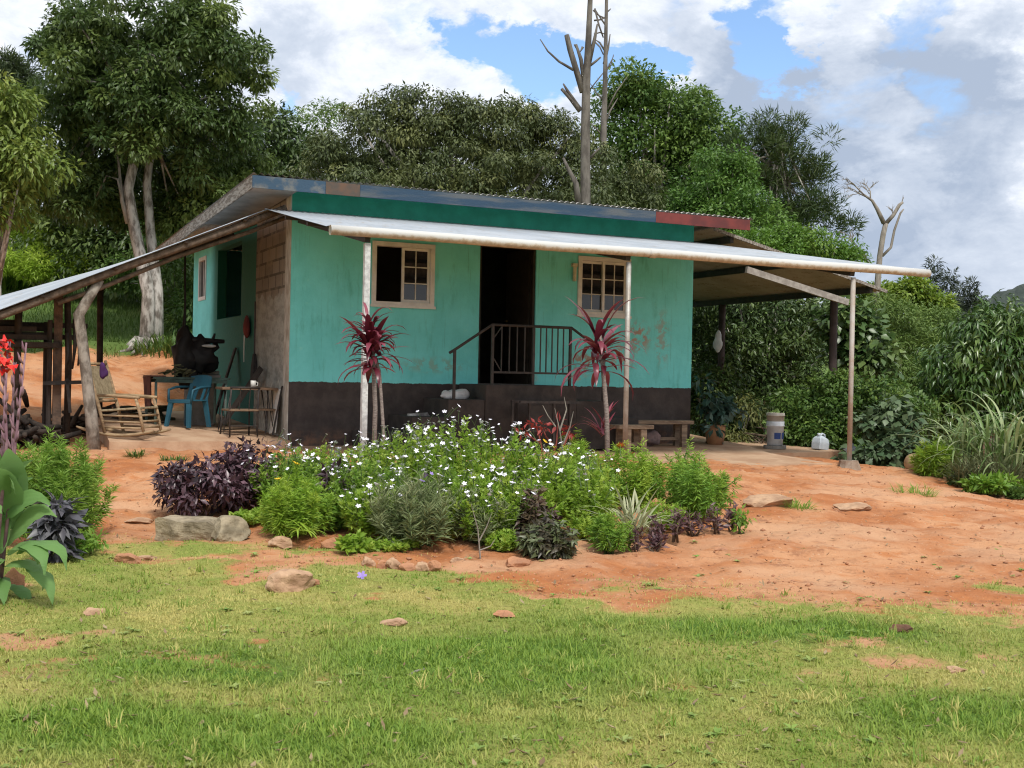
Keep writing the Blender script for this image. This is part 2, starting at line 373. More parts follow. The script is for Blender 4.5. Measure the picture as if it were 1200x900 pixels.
# grass on the slope behind the left porch
def slope_grass(n):
    Yb = 26+20*rng.random(n); Xb = -3.5-.14*Yb-(.36*Yb)*rng.random(n); ok = rng.random(n) < grass_mask(Xb, Yb); Xb, Yb = Xb[ok], Yb[ok]; n = len(Xb)
    P = np.stack([Xb, Yb, gz(Xb, Yb)-.02], 1)
    v, f, t = straps(P, rng.random(n)*6.28, .12+.14*rng.random(n), .022, np.radians(30+55*rng.random(n)), np.radians(20+70*rng.random(n)), 2, lambda s: (1, .8, .1)[int(round(s*2))], np.clip(2*(fnoise(Xb*.5, Yb*.3, 3)-.45), 0, 1)*rng.random(n))
    tag(link('slope_grass', npmesh('slope_grass', v, f, t), leafmat('slope_grass_blade', (.07, .14, .025), (.13, .20, .04), (.30, .28, .10), rough=.6, trans=.3)), 'rough green grass of the slope behind the left porch', 'grass', kind='stuff')
slope_grass(36000)

def tufts(n, per):
    Yb = 4.4*(9.6/4.4)**rng.random(n); Xb = (rng.random(n)*2-1)*.47*Yb; ok = rng.random(n) < grass_mask(Xb, Yb)*(.25+.75*lush(Xb, Yb)+.3*(fnoise(Xb*2+8, Yb*2+8, 3) > .55)); Xb, Yb = Xb[ok], Yb[ok]; n = len(Xb)
    sc = np.repeat(.6+.9*rng.random(n)**2, per); x = np.repeat(Xb, per)+rng.normal(size=n*per)*.018; y = np.repeat(Yb, per)+rng.normal(size=n*per)*.018
    P = np.stack([x, y, np.repeat(ground_z_fine(Xb, Yb), per)-.004], 1)
    v, f, t = straps(P, rng.random(n*per)*6.28, (.04+.05*rng.random(n*per))*sc, .0065, np.radians(25+60*rng.random(n*per)), np.radians(30+90*rng.random(n*per)), 3, lambda s: (1, .9, .6, .05)[int(round(s*3))], np.repeat(rng.random(n)**3, per))
    tag(link('grass_tufts', npmesh('grass_tufts', v, f, t), MG), 'coarser longer tufts standing in the turf', 'grass tufts', kind='stuff')
tufts(1500, 12)

def rosettes(n, per):
    Yb = 4.4*(11/4.4)**rng.random(n); Xb = (rng.random(n)*2-1)*.47*Yb; ok = fnoise(Xb*1.5+3, Yb*1.5+8, 3)+.3*rng.random(n) > .62; Xb, Yb = Xb[ok], Yb[ok]; n = len(Xb)
    P = np.repeat(np.stack([Xb, Yb, ground_z_fine(Xb, Yb)+.004], 1), per, 0); az = rng.random(n*per)*6.28; sc = np.repeat(.5+.8*rng.random(n)**2, per)
    Dd = np.stack([np.cos(az), np.sin(az), .15+.5*rng.random(n*per)], 1)
    v, f, t = leaves(P, Dd, np.tile([[0, 0, 1.]], (n*per, 1)), .045*sc, .020*sc, np.repeat(rng.random(n)**2, per), .2)
    tag(link('lawn_weeds', npmesh('lawn_weeds', v, f, t), leafmat('weed_leaf', (.16, .28, .045), (.26, .38, .07), (.38, .42, .14), rough=.5, trans=.3)), 'small broad leaved weeds scattered through the turf', 'weeds', kind='stuff')
rosettes(420, 8)

# ------------------------------------------------------------------ the house (local axes: x along the front wall, y to the back, z up; z below counts from the eye)
ZB = -1.05
house = empty('house', H(0, 0, ZB), TH, 'small teal painted house with dark brown base, tin roof and porches', 'house')
def hb(mb, name, m, parent=None, smooth=False, bevel=0.): return mb.build(name, m, parent or house, dz=-ZB, smooth=smooth, bevel=bevel)
def wall_holes(axis, a0, a1, z0, z1, holes, d0, d1):
    """wall along axis ('x' or 'y') from a0 to a1, thickness d0..d1, rectangular holes (a, b, z0, z1) with reveals"""
    A = sorted({a0, a1, *[h[0] for h in holes], *[h[1] for h in holes]}); Zs = sorted({z0, z1, *[h[2] for h in holes], *[h[3] for h in holes]})
    Zs = [z for z in Zs if z0 <= z <= z1]
    inh = lambda a, z: any(h[0] < a < h[1] and h[2] < z < h[3] for h in holes)
    p = (lambda a, d, z: (a, d, z)) if axis == 'x' else (lambda a, d, z: (d, a, z))
    mb = MB(); solid = {}
    for i in range(len(A)-1):
        for j in range(len(Zs)-1): solid[i, j] = not inh((A[i]+A[i+1])/2, (Zs[j]+Zs[j+1])/2)
    for (i, j), s in solid.items():
        if not s: continue
        l, r, lo, hi = A[i], A[i+1], Zs[j], Zs[j+1]
        mb.add([p(l,d0,lo),p(r,d0,lo),p(r,d0,hi),p(l,d0,hi)], [(0,1,2,3)]); mb.add([p(l,d1,lo),p(r,d1,lo),p(r,d1,hi),p(l,d1,hi)], [(3,2,1,0)])
        for (di, dj, e0, e1) in ((-1,0,(l,lo),(l,hi)),(1,0,(r,lo),(r,hi)),(0,-1,(l,lo),(r,lo)),(0,1,(l,hi),(r,hi))):
            if not solid.get((i+di, j+dj), False):
                mb.add([p(e0[0],d0,e0[1]),p(e1[0],d0,e1[1]),p(e1[0],d1,e1[1]),p(e0[0],d1,e0[1])], [(0,1,2,3)])
    return mb
def gauss_mask(nt, O, c, r):
    v = nd(nt, 'ShaderNodeVectorMath', operation='SUBTRACT'); lk(nt, O, v.inputs[0]); v.inputs[1].default_value = c
    s = nd(nt, 'ShaderNodeVectorMath', operation='DIVIDE'); lk(nt, v.outputs[0], s.inputs[0]); s.inputs[1].default_value = r
    l = nd(nt, 'ShaderNodeVectorMath', operation='LENGTH'); lk(nt, s.outputs[0], l.inputs[0])
    return maprange(nt, l.outputs['Value'], .3, 1.0, 1, 0)
# painted plaster of the front wall: teal above, dark brown dado below, flaked spots
TEAL, TEAL2 = (.19, .71, .71), (.145, .61, .60)
m, nt, b = newmat('teal_and_brown_plaster'); t = nd(nt, 'ShaderNodeTexCoord'); O = t.outputs['Object']
def nz(sc, det=6, r=.6, st=None):
    v = O
    if st:
        q = nd(nt, 'ShaderNodeMapping'); lk(nt, O, q.inputs[0]); q.inputs['Scale'].default_value = st; v = q.outputs[0]
    n = nd(nt, 'ShaderNodeTexNoise', Scale=sc, Detail=det, Roughness=r); lk(nt, v, n.inputs['Vector']); return n.outputs['Fac']
c = mixc(nt, maprange(nt, nz(1.6, 8, .65), .35, .68), TEAL, TEAL2)
c = mixc(nt, math_n(nt, 'MULTIPLY', maprange(nt, nz(3, 7, .65, (2.2, 1, .5)), .52, .75), .6), c, (.07, .36, .29))
c = mixc(nt, math_n(nt, 'MULTIPLY', maprange(nt, nz(2.6, 7, .7, (7, 1, .35)), .56, .70), .45), c, (.07, .30, .24))
c = mixc(nt, math_n(nt, 'MULTIPLY', maprange(nt, nz(9, 6, .7), .60, .70), .5), c, (.27, .72, .66))
fl = maprange(nt, nz(7.5, 6, .68), .47, .56)
for (q, r, col) in [((4.78,0,1.32),(.42,.5,.26),(.33,.25,.19)),((4.62,0,1.12),(.25,.5,.16),(.45,.47,.36)),((5.75,0,1.75),(.34,.5,.35),(.36,.27,.22)),((6.22,0,1.75),(.22,.5,.6),(.28,.42,.38)),((5.45,0,1.42),(.3,.5,.3),(.40,.30,.24)),
                    ((2.2,0,1.22),(.7,.5,.16),(.22,.47,.42)),((3.75,0,1.05),(.25,.5,.12),(.5,.55,.5))]:
    c = mixc(nt, math_n(nt, 'MULTIPLY', fl, gauss_mask(nt, O, q, r)), c, col)
sp = nd(nt, 'ShaderNodeSeparateXYZ'); lk(nt, O, sp.inputs[0])
zz = math_n(nt, 'ADD', sp.outputs['Z'], math_n(nt, 'MULTIPLY', math_n(nt, 'SUBTRACT', nz(9, 8, .72), .5), .07))
br = mixc(nt, maprange(nt, nz(4, 7, .65), .35, .7), (.040, .031, .029), (.070, .056, .050))
br = mixc(nt, maprange(nt, nz(18, 5, .7), .68, .74), br, (.16, .14, .13))
br = mixc(nt, math_n(nt, 'MULTIPLY', maprange(nt, zz, .05, .35, 1, 0), maprange(nt, nz(6, 6, .7), .4, .65)), br, (.17, .09, .055))
c = mixc(nt, maprange(nt, zz, .937, .943, 0, 1, False), br, c)
lk(nt, c, b.inputs['Base Color']); b.inputs['Roughness'].default_value = .62; b.inputs['Specular IOR Level'].default_value = .3
bp = nd(nt, 'ShaderNodeBump', Strength=.6, Distance=.015); lk(nt, nz(8, 9, .7), bp.inputs['Height']); lk(nt, bp.outputs[0], b.inputs['Normal'])
M_FRONT = m
M_UPPER = mat('deep_green_plaster', (.022, .31, .235), (.016, .24, .18), 3, .6, .2, 20)
M_TEAL = mat('teal_plaster', TEAL, TEAL2, 2.5, .65, .3, 16)
W1, W2, DOOR = (1.22, 2.16, 1.05, 1.95), (4.64, 5.56, 1.04, 1.94), (2.93, 3.89, -.10, 2.05)
hb(wall_holes('x', 0, 6.8, ZB, 2.30, [W1, W2, DOOR], 0, .15), 'front_wall', M_FRONT)
hb(MB().bx(0, 6.8, .004, .15, 2.302, 2.66), 'upper_wall', M_UPPER)
# side wall beside the left porch: bare blocks, grey render, then teal
m, nt, b = newmat('side_wall_render'); t = nd(nt, 'ShaderNodeTexCoord'); O = t.outputs['Object']
sp = nd(nt, 'ShaderNodeSeparateXYZ'); lk(nt, O, sp.inputs[0])
cb = nd(nt, 'ShaderNodeCombineXYZ'); lk(nt, sp.outputs['Y'], cb.inputs[0]); lk(nt, sp.outputs['Z'], cb.inputs[1])
bk = nd(nt, 'ShaderNodeTexBrick', Scale=1.0); lk(nt, cb.outputs[0], bk.inputs['Vector'])
for k, v in (('Brick Width', .42), ('Row Height', .21), ('Mortar Size', .02), ('Color1', (.30, .265, .225, 1)), ('Color2', (.19, .16, .135, 1)), ('Mortar', (.09, .08, .07, 1))): bk.inputs[k].default_value = v
blk = mixc(nt, maprange(nt, nz(3, 7, .7), .45, .7), bk.outputs['Color'], (.30, .25, .19))
grey = mixc(nt, maprange(nt, nz(5, 9, .75, (1, .5, 1)), .40, .62), (.40, .40, .37), (.25, .25, .225))
zn = math_n(nt, 'ADD', sp.outputs['Z'], math_n(nt, 'MULTIPLY', math_n(nt, 'SUBTRACT', nz(4, 6, .6), .5), .5))
c = mixc(nt, maprange(nt, zn, 2.18, 2.24), grey, blk)
c = mixc(nt, maprange(nt, zn, .86, .92, 1, 0), c, mixc(nt, maprange(nt, nz(9, 6, .7), .4, .6), (.50, .48, .42), (.30, .28, .24)))
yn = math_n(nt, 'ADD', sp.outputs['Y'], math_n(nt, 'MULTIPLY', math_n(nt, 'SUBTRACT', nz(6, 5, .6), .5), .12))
pl = mixc(nt, maprange(nt, nz(5, 7, .7, (1, 1, .5)), .4, .62), (.55, .53, .48), (.34, .30, .25))
c = mixc(nt, maprange(nt, yn, .27, .29, 1, 0), c, pl)
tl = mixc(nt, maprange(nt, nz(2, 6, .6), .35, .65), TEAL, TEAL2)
tl = mixc(nt, maprange(nt, yn, 5.2, 5.9, 1, 0), tl, (.012, .15, .115))  # shade under the porch roof painted into the teal as deep green
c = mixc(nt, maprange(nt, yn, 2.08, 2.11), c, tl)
lk(nt, c, b.inputs['Base Color']); b.inputs['Roughness'].default_value = .85
bp = nd(nt, 'ShaderNodeBump', Strength=.6, Distance=.02); lk(nt, nz(12, 8, .7), bp.inputs['Height']); lk(nt, bp.outputs[0], b.inputs['Normal'])
SW, SO = (6.2, 6.88, 1.39, 2.18), (3.15, 5.12, .95, 2.2)
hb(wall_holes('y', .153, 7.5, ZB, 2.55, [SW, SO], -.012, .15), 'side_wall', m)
hb(MB().bx(-.016, -.002, .0, .152, ZB, 2.6), 'corner_render', mat('bare_corner_render', (.52, .50, .45), (.33, .29, .24), 7, .9, .5, 22, stretch=(1, 1, .5)))
hb(MB().bx(6.65, 6.8, .153, 7.5, ZB, 2.55), 'end_wall', M_TEAL)
hb(MB().bx(.153, 6.647, 7.35, 7.5, ZB, 2.44), 'rear_wall', M_TEAL)
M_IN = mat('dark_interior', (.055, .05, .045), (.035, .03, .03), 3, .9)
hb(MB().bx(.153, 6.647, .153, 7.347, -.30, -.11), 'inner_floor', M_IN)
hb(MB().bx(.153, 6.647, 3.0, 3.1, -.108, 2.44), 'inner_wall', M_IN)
hb(MB().bx(2.93, 3.89, -.02, .153, -.108, -.09), 'door_sill', mat('worn_concrete', (.12, .11, .10), (.07, .065, .06), 6, .9, .3))
M_DOOR = mat('dark_door_wood', (.02, .016, .013), (.035, .028, .022), 8, .6)
dr = hb(MB().bx(3.84, 3.88, .16, 1.0, -.10, 2.04), 'door', M_DOOR)
hb(MB().tube([(3.83, .92, .92), (3.79, .92, .92), (3.79, .84, .92)], .012, 8), 'handle', mat('dull_brass', (.3, .22, .09), metal=1, rough=.4), dr)
df = MB().bx(2.931, 2.97, .03, .12, -.09, 2.045).bx(3.85, 3.889, .03, .12, -.09, 2.045).bx(2.97, 3.85, .03, .12, 2.005, 2.045)
hb(df, 'door_frame', M_DOOR)

M_CREAM = mat('cream_window_frame', (.70, .69, .68), (.58, .57, .56), 5, .45)
m, nt, b = newmat('window_glass'); b.inputs['Base Color'].default_value = (.012, .013, .016, 1); b.inputs['Roughness'].default_value = .03; b.inputs['IOR'].default_value = 1.52
M_GLASS = m
def window(x0, x1, z0, z1, open_left, y=0):
    w = hb(MB().bx(x0-.02, x0+.045, -.035, .10, z0-.02, z1+.02).bx(x1-.045, x1+.02, -.035, .10, z0-.02, z1+.02)
           .bx(x0+.045, x1-.045, -.035, .10, z1-.045, z1+.02).bx(x0+.045, x1-.045, -.035, .10, z0-.02, z0+.04), 'window', M_CREAM)
    hb(MB().bx(x0-.04, x1+.04, -.05, -.037, z0-.045, z0-.005), 'sill', M_CREAM, w)
    mid = (x0+x1)/2
    for k, (a, c_) in enumerate(((x0+.047, mid+.02), (mid-.02, x1-.047))):
        y0 = .035 if k == 0 else .002
        if k == 0 and open_left:
            continue
        lo, hi = z0+.043, z1-.048
        if k == 1 and open_left:      # both sashes stand one behind the other
            pass
        sb = MB().bx(a, a+.04, y0, y0+.03, lo, hi).bx(c_-.04, c_, y0, y0+.03, lo, hi).bx(a+.04, c_-.04, y0, y0+.03, lo, lo+.04).bx(a+.04, c_-.04, y0, y0+.03, hi-.04, hi)
        s = hb(sb, 'sash', M_CREAM, w)
        mb = MB(); g = (a+c_)/2
        mb.bx(g-.008, g+.008, y0+.004, y0+.024, lo+.04, hi-.04)
        for q in (1, 2):
            zq = lo+.04+(hi-lo-.08)*q/3
            mb.bx(a+.04, g-.008, y0+.004, y0+.024, zq-.008, zq+.008).bx(g+.008, c_-.04, y0+.004, y0+.024, zq-.008, zq+.008)
        hb(mb, 'muntin', mat('pale_glazing_bar', (.62, .60, .56), rough=.5), w)
        hb(MB().bx(a+.04, c_-.04, y0+.012, y0+.016, lo+.04, hi-.04), 'pane', M_GLASS, w)
    return w
tag(window(*W1, True), 'cream sliding window standing half open'); tag(window(*W2, False), 'cream sliding window shut, with reflections in its panes')
ws = hb(MB().bx(-.03, .08, SW[0]-.02, SW[0]+.05, SW[2]-.02, SW[3]+.02).bx(-.03, .08, SW[1]-.05, SW[1]+.02, SW[2]-.02, SW[3]+.02).bx(-.03, .08, SW[0]+.05, SW[1]-.05, SW[3]-.05, SW[3]+.02).bx(-.03, .08, SW[0]+.05, SW[1]-.05, SW[2]-.02, SW[2]+.05), 'window', M_CREAM)
hb(MB().bx(.0, .03, (SW[0]+SW[1])/2-.012, (SW[0]+SW[1])/2+.012, SW[2]+.05, SW[3]-.05), 'muntin', M_CREAM, ws)
hb(MB().bx(.012, .016, SW[0]+.05, SW[1]-.05, SW[2]+.05, SW[3]-.05), 'pane', M_GLASS, ws)
tag(ws, 'narrow pale window in the side wall')
hb(MB().bx(4.50, 4.58, -.07, -.002, 1.78, 1.83).tube([(4.54, -.05, 1.55), (4.54, -.05, 1.78)], .03, 10), 'wall_light', mat('yellowed_plastic', (.6, .55, .42)))

# roofs
def corrug(fn, n_along, n_down, amp=.011):
    """sheet fn(u, v) -> (x, y, z) with waves along u, given a little thickness"""
    us = np.linspace(0, 1, n_along); v = []; f = []
    for j in range(n_down+1):
        for i, u in enumerate(us):
            x, y, z = fn(u, j/n_down); v.append((x, y, z+amp*math.sin(i*math.pi/2)))
    for j in range(n_down):
        for i in range(n_along-1): f.append((j*n_along+i, j*n_along+i+1, (j+1)*n_along+i+1, (j+1)*n_along+i))
    k = len(v); top = list(f)
    mb = MB().add(v+[(x, y, z-.004) for x, y, z in v], top+[tuple(q+k for q in r[::-1]) for r in top])
    return mb
def tinmat(name, c1, c2, c3, metal=.35, rough=.45):
    m, nt, b = newmat(name)
    f = maprange(nt, noise_fac(nt, 1.2, 7, .65), .38, .62); g = maprange(nt, noise_fac(nt, 8, 7, .7, stretch=(1, .25, 1)), .52, .70)
    lk(nt, mixc(nt, math_n(nt, 'MULTIPLY', g, .8), mixc(nt, f, c1, c2), c3), b.inputs['Base Color'])
    b.inputs['Metallic'].default_value = metal; b.inputs['Roughness'].default_value = rough
    return m
M_TIN = tinmat('galvanised_sheet', (.44, .47, .50), (.35, .385, .42), (.34, .31, .27))
M_OLDTIN = tinmat('weathered_sheet', (.56, .54, .50), (.42, .38, .33), (.26, .15, .09), .15, .6)
hb(corrug(lambda u, v: (-.70+8.30*u, -.53+8.63*v, 2.71-.27*v), 4*83, 8, .016), 'roof', M_OLDTIN)
M_TIMBER = mat('dark_old_timber', (.085, .06, .045), (.045, .033, .026), 9, .85, .5, 30, stretch=(1, 1, 1))
M_GREYWOOD = mat('grey_weathered_board', (.30, .28, .25), (.14, .12, .10), 10, .9, .4, 40, stretch=(3, .6, 3), lo=.42, hi=.58)
def board(x0, x1, m, lab):
    tag(hb(MB().bx(x0, x1, -.53, -.503, 2.515, 2.685), 'fascia_board', m), lab)
M_BLUE = mat('faded_blue_paint', (.035, .07, .115), (.13, .135, .135), 5, .7, .3, 30, lo=.45, hi=.66)
M_BLUE2 = mat('old_blue_paint', (.026, .055, .095), (.09, .10, .11), 2.2, .7, .3, 30, stretch=(.5, 1, 4), lo=.42, hi=.66)
board(-.69, .33, M_BLUE, 'faded blue fascia board with bare patches'); board(.334, .83, mat('rusty_brown_board', (.13, .075, .05), (.08, .065, .055), 6, .8), 'rusty brown fascia board')
board(.834, 5.72, M_BLUE2, 'long streaked blue fascia board'); board(5.724, 7.54, mat('red_oxide_paint', (.17, .035, .03), (.10, .025, .024), 4, .6), 'dark red fascia board')
rk = MB()
for k in range(6):
    y0 = -.50+8.5*k/6; y1 = -.50+8.5*(k+1)/6-.006; z0, z1 = 2.685-.265*k/6, 2.685-.265*(k+1)/6
    rk.add([(-.69,y0,z0-.17),(-.665,y0,z0-.17),(-.665,y1,z1-.17),(-.69,y1,z1-.17),(-.69,y0,z0),(-.665,y0,z0),(-.665,y1,z1),(-.69,y1,z1)], [(0,3,2,1),(4,5,6,7),(0,1,5,4),(1,2,6,5),(2,3,7,6),(3,0,4,7)])
hb(rk, 'rake_board', M_GREYWOOD)
hb(MB().add([(-.66,-.50,2.535),(-.04,-.50,2.535),(-.04,3.2,2.43),(-.66,3.2,2.43),(-.66,-.50,2.55),(-.04,-.50,2.55),(-.04,3.2,2.445),(-.66,3.2,2.445)], [(0,3,2,1),(4,5,6,7),(0,1,5,4),(1,2,6,5),(2,3,7,6),(3,0,4,7)]), 'soffit', mat('grey_fibre_sheet', (.33, .33, .32), (.24, .24, .23), 3, .8))
# front porch roof, its gutter, rafters and posts
AW = lambda x, p: (x, -p, 2.315-.575*p/3.1)
def awn(u, v):
    p = 3.12*v; xr = 6.84+2.02*v
    return AW(-.40+(xr+.40)*u, p)
aw = hb(corrug(awn, 4*80, 8, .010), 'porch_roof', M_TIN)
m, nt, b = newmat('stained_gutter'); t = nd(nt, 'ShaderNodeTexCoord'); O = t.outputs['Object']; sp = nd(nt, 'ShaderNodeSeparateXYZ'); lk(nt, O, sp.inputs[0])
st = maprange(nt, math_n(nt, 'ADD', sp.outputs['Z'], math_n(nt, 'MULTIPLY', math_n(nt, 'SUBTRACT', nz(7, 6, .7), .5), .11)), 2.71, 2.75, 1, 0)
gc = mixc(nt, math_n(nt, 'MULTIPLY', st, .85), (.52, .515, .49), mixc(nt, maprange(nt, nz(14, 6, .7), .4, .6), (.34, .25, .15), (.50, .42, .30)))
lk(nt, gc, b.inputs['Base Color']); b.inputs['Roughness'].default_value = .45
gpts = [(-.37+9.24*k/12, -3.175, 1.69+.006*math.sin(k*1.3)) for k in range(13)]
gmb = MB().tube(gpts, .060, 18, cap=False); gmb.tube(gpts, .054, 18, cap=False)
k = len(gmb.v)//2
gmb.f += [(a, (a+1) % 18, k+(a+1) % 18, k+a) for a in range(18)]+[(k-18+a, k-18+(a+1) % 18, 2*k-18+(a+1) % 18, 2*k-18+a) for a in range(18)]
gut = hb(gmb, 'gutter', m, smooth=True)
for x in (4.03,): hb(MB().tube([(x-.05, -3.175, 1.69), (x+.05, -3.175, 1.69)], .065, 18, cap=False), 'gutter_joint', m, gut, True)
M_DARKM = mat('dark_steel', (.03, .028, .027), (.055, .045, .04), 8, .6)
for x, w in ((.12, .07), (3.72, .07), (7.50, .08)):
    hb(MB().bar((x, -.01, 2.315-.10), (x, -3.09, 1.74-.095), w, .13), 'rafter', M_DARKM)
for p, x0, x1 in ((.8, -.3, 6.9), (1.9, -.3, 7.5), (2.98, -.3, 7.62)):
    hb(MB().bx(x0, x1, -p-.03, -p+.03, AW(0, p)[2]-.085, AW(0, p)[2]-.02), 'purlin', M_DARKM)
M_GALV = mat('galvanised_post', (.42, .42, .40), (.30, .27, .23), 5, .5, .2, 30, metal=.3)
tag(hb(MB().bx(.075, .143, -3.134, -3.066, -1.08, 1.57), 'post', mat('whitewashed_post', (.60, .61, .60), (.42, .42, .42), 20, .8, .3)), 'whitewashed square porch post')
tag(hb(MB().tube([(3.72, -3.1, -1.12), (3.72, -3.1, 1.56)], .035, 12), 'post', M_GALV, smooth=True), 'thin grey pipe post')
M_RUSTP = mat('rust_footed_post', (.40, .38, .35), (.32, .24, .18), 3, .55, .2, 30)
tag(hb(MB().tube([(7.50, -3.1, -1.25), (7.50, -3.1, 1.56)], .036, 12), 'post', M_RUSTP, smooth=True), 'tall grey pipe post at the outer corner')
hb(MB().tube([(7.50, -3.1, -1.28), (7.50, -3.1, -1.10)], [.17, .13], 9, jit=.15), 'post_footing', mat('rough_concrete', (.36, .30, .24), (.25, .18, .13), 6, .95, .6))
# lean-to roof on the right
RZ = lambda x: 2.67-.2295*(x-6.85)
M_UNDER = tinmat('brown_stained_sheet', (.38, .34, .27), (.28, .25, .19), (.16, .10, .06), .1, .7)
hb(corrug(lambda u, v: (7.2+3.78*v, .02+5.78*u, RZ(7.2+3.78*v)), 4*56, 6, .010), 'side_porch_roof', M_UNDER)
hb(MB().bar((7.2, .0, RZ(7.2)-.02), (10.98, .0, RZ(10.98)-.02), .03, .055), 'rake_board', M_GREYWOOD)
hb(MB().bar((7.9, .04, 1.93), (10.12, .04, 1.47), .06, .11), 'brace', mat('pale_grey_timber', (.34, .32, .29), (.22, .20, .18), 8, .8))
for x in (7.6, 9.0, 10.66): hb(MB().bar((x, .05, RZ(x)-.075), (x, 5.78, RZ(x)-.075), .07, .11), 'purlin', M_DARKM)
for y in (1.05, 4.65): hb(MB().tube([(10.66, y, -1.75), (10.66, y, RZ(10.66)-.13)], .075, 10), 'post', mat('dark_post_timber', (.075, .05, .045), (.05, .035, .03), 6, .8), smooth=True)
# lean-to roof over the left porch
LZ = lambda x, y: 2.28+(x+.4)*(.452-.109*(y+.2)/5.2)+.02*(y+.2)/5.2
lr = hb(corrug(lambda u, v: (-4.7+4.3*v, -.22+5.3*u, LZ(-4.7+4.3*v, -.22+5.3*u)), 4*52, 8, .010), 'left_porch_roof', M_TIN)
M_POLE = mat('peeled_pole', (.16, .12, .09), (.08, .06, .045), 12, .9, .6, 40)
def pole(pts, r, m=M_POLE, name='rafter', n=9): return hb(MB().tube(pts, r, n, jit=.05), name, m, smooth=True)
for y, r in ((-.12, .055), (1.7, .05), (3.35, .05), (4.95, .05)):
    pole([(x, y, LZ(x, y)-.075+.015*math.sin(x*2+y)) for x in np.linspace(-4.65, -.12, 8)], r)
pole([(x, -.02, LZ(x, -.1)-.20+.02*math.sin(x*3)) for x in np.linspace(-3.1, -.1, 7)], .032)
for x in (-4.2, -3.3, -2.4, -1.5, -.7): pole([(x, y, LZ(x, y)-.03) for y in np.linspace(-.2, 5.0, 4)], .03, M_TIMBER, 'batten', 6)
M_BARK = mat('lichen_grey_log', (.30, .27, .23), (.13, .11, .09), 9, .95, .8, 26, stretch=(1, 1, .5), lo=.4, hi=.6)
zf = lambda y: -.95+.10*(y+.3)
tag(pole([(-2.60, -.02, -1.2), (-2.66, -.02, -.6), (-2.74, -.02, 0), (-2.80, -.02, .45), (-2.84, -.02, .72), (-2.72, -.04, .95), (-2.58, -.06, 1.2)], [.09, .08, .074, .07, .07, .066, .055], M_BARK, 'post', 12), 'crooked grey log porch post')
M_OLDPOST = mat('rusty_brown_post', (.16, .10, .07), (.07, .05, .04), 7, .9, .6)
tag(hb(MB().bx(-3.08, -2.97, .82, .93, -1.1, LZ(-3.0, .9)-.1), 'post', M_OLDPOST), 'square dark brown porch post')
tag(pole([(-2.88, 1.0, -1.1), (-2.87, 1.0, .2), (-2.90, 1.0, 1.0)], .045, M_TIMBER, 'post'), 'thin dark pole beside the square post')
tag(pole([(-3.55, .9, -1.1), (-3.53, .9, LZ(-3.5, .9)-.1)], .05, M_TIMBER, 'post'), 'dark pole under the low end of the left porch roof')
tag(pole([(-2.2, 3.3, -1.0), (-2.22, 3.3, LZ(-2.2, 3.3)-.1)], .05, M_TIMBER, 'post'), 'dark pole at the rear of the left porch')
# entrance steps and railing
M_STEP = mat('dark_step_concrete', (.060, .050, .045), (.035, .03, .028), 4, .85, .4, 18)
sm = MB().bx(2.62, 4.10, -1.02, -.004, ZB, -.10).bx(2.05, 2.616, -1.0, -.004, ZB, -.32).bx(1.50, 2.046, -1.0, -.004, ZB, -.57).bx(.95, 1.496, -1.0, -.004, ZB, -.80)
sm.bx(4.104, 4.66, -1.0, -.004, ZB, -.32).bx(4.664, 5.2, -1.0, -.004, ZB, -.57).bx(3.1, 3.9, -1.10, -1.024, ZB, -.33)
hb(sm, 'entrance_steps', M_STEP, bevel=.01)
rl = hb(MB().tube([(2.06, -.97, .34), (2.13, -.97, .38), (2.72, -.97, .765), (4.02, -.97, .765), (4.6, -.97, .40), (4.66, -.97, .36)], .021, 8), 'railing', M_DARKM)
for x, z0, z1 in ((2.14, -.32, .38), (2.73, -.10, .76), (3.39, -.10, .76), (4.0, -.10, .76), (4.58, -.32, .41)): hb(MB().bx(x-.018, x+.018, -.988, -.952, z0, z1), 'railing_post', M_DARKM, rl)
hb(MB().bx(2.75, 3.37, -.985, -.955, .065, .095).bx(3.41, 3.98, -.985, -.955, .065, .095), 'lower_rail', M_DARKM, rl)
for x in [2.75+.62*k/5 for k in range(1, 5)]+[3.41+.57*k/6 for k in range(1, 6)]: hb(MB().bx(x-.008, x+.008, -.978, -.962, .096, .75), 'baluster', M_DARKM, rl)
for z0, z1 in ((.58, .74), (.28, .10)): hb(MB().bar((2.75, -.97, z0), (2.87, -.97, z1), .015, .015), 'corner_brace', M_DARKM, rl)

# porch floors
M_SLAB = mat('clay_stained_concrete', (.50, .34, .22), (.38, .23, .14), 2.2, .9, .4, 25)
def slab(name, poly, zt, th, m, label):
    n = len(poly); w = [H(x, -p, 0) for x, p in poly]
    vt = [(a[0], a[1], zt(x, p)) for a, (x, p) in zip(w, poly)]; vb = [(x, y, z-th) for x, y, z in vt]
    f = [tuple(range(n)), tuple(range(n, 2*n))[::-1]]+[(i, i+n, (i+1) % n+n, (i+1) % n) for i in range(n)]
    return tag(MB().add(vt+vb, f).build(name, m, loc=(0, 0, 0)), label, 'porch floor', kind='structure')
slab('front_porch_floor', [(.02,.012),(.02,2.85),(2.2,2.95),(4.6,2.90),(6.1,2.93),(7.38,2.88),(7.30,1.5),(7.7,.3),(7.9,-1.9),(6.82,-1.9),(6.82,.012)][::-1], lambda x, p: -1.03-.045*p, .35, M_SLAB, 'clay stained concrete floor along the front of the house')
slab('side_porch_floor', [(7.42,1.2),(9.25,.95),(9.4,-.6),(7.95,-1.2),(7.75,.35)][::-1], lambda x, p: -1.09-.03*p, .3, M_SLAB, 'lower concrete strip under the right porch roof')
slab('left_porch_floor', [(-2.45,.25),(-.02,.27),(-.02,-5.5),(-2.2,-5.5),(-2.35,-2.0)], lambda x, p: zf(-p) if p > -2 else zf(2), .35, M_SLAB, 'clay stained concrete floor of the left porch')

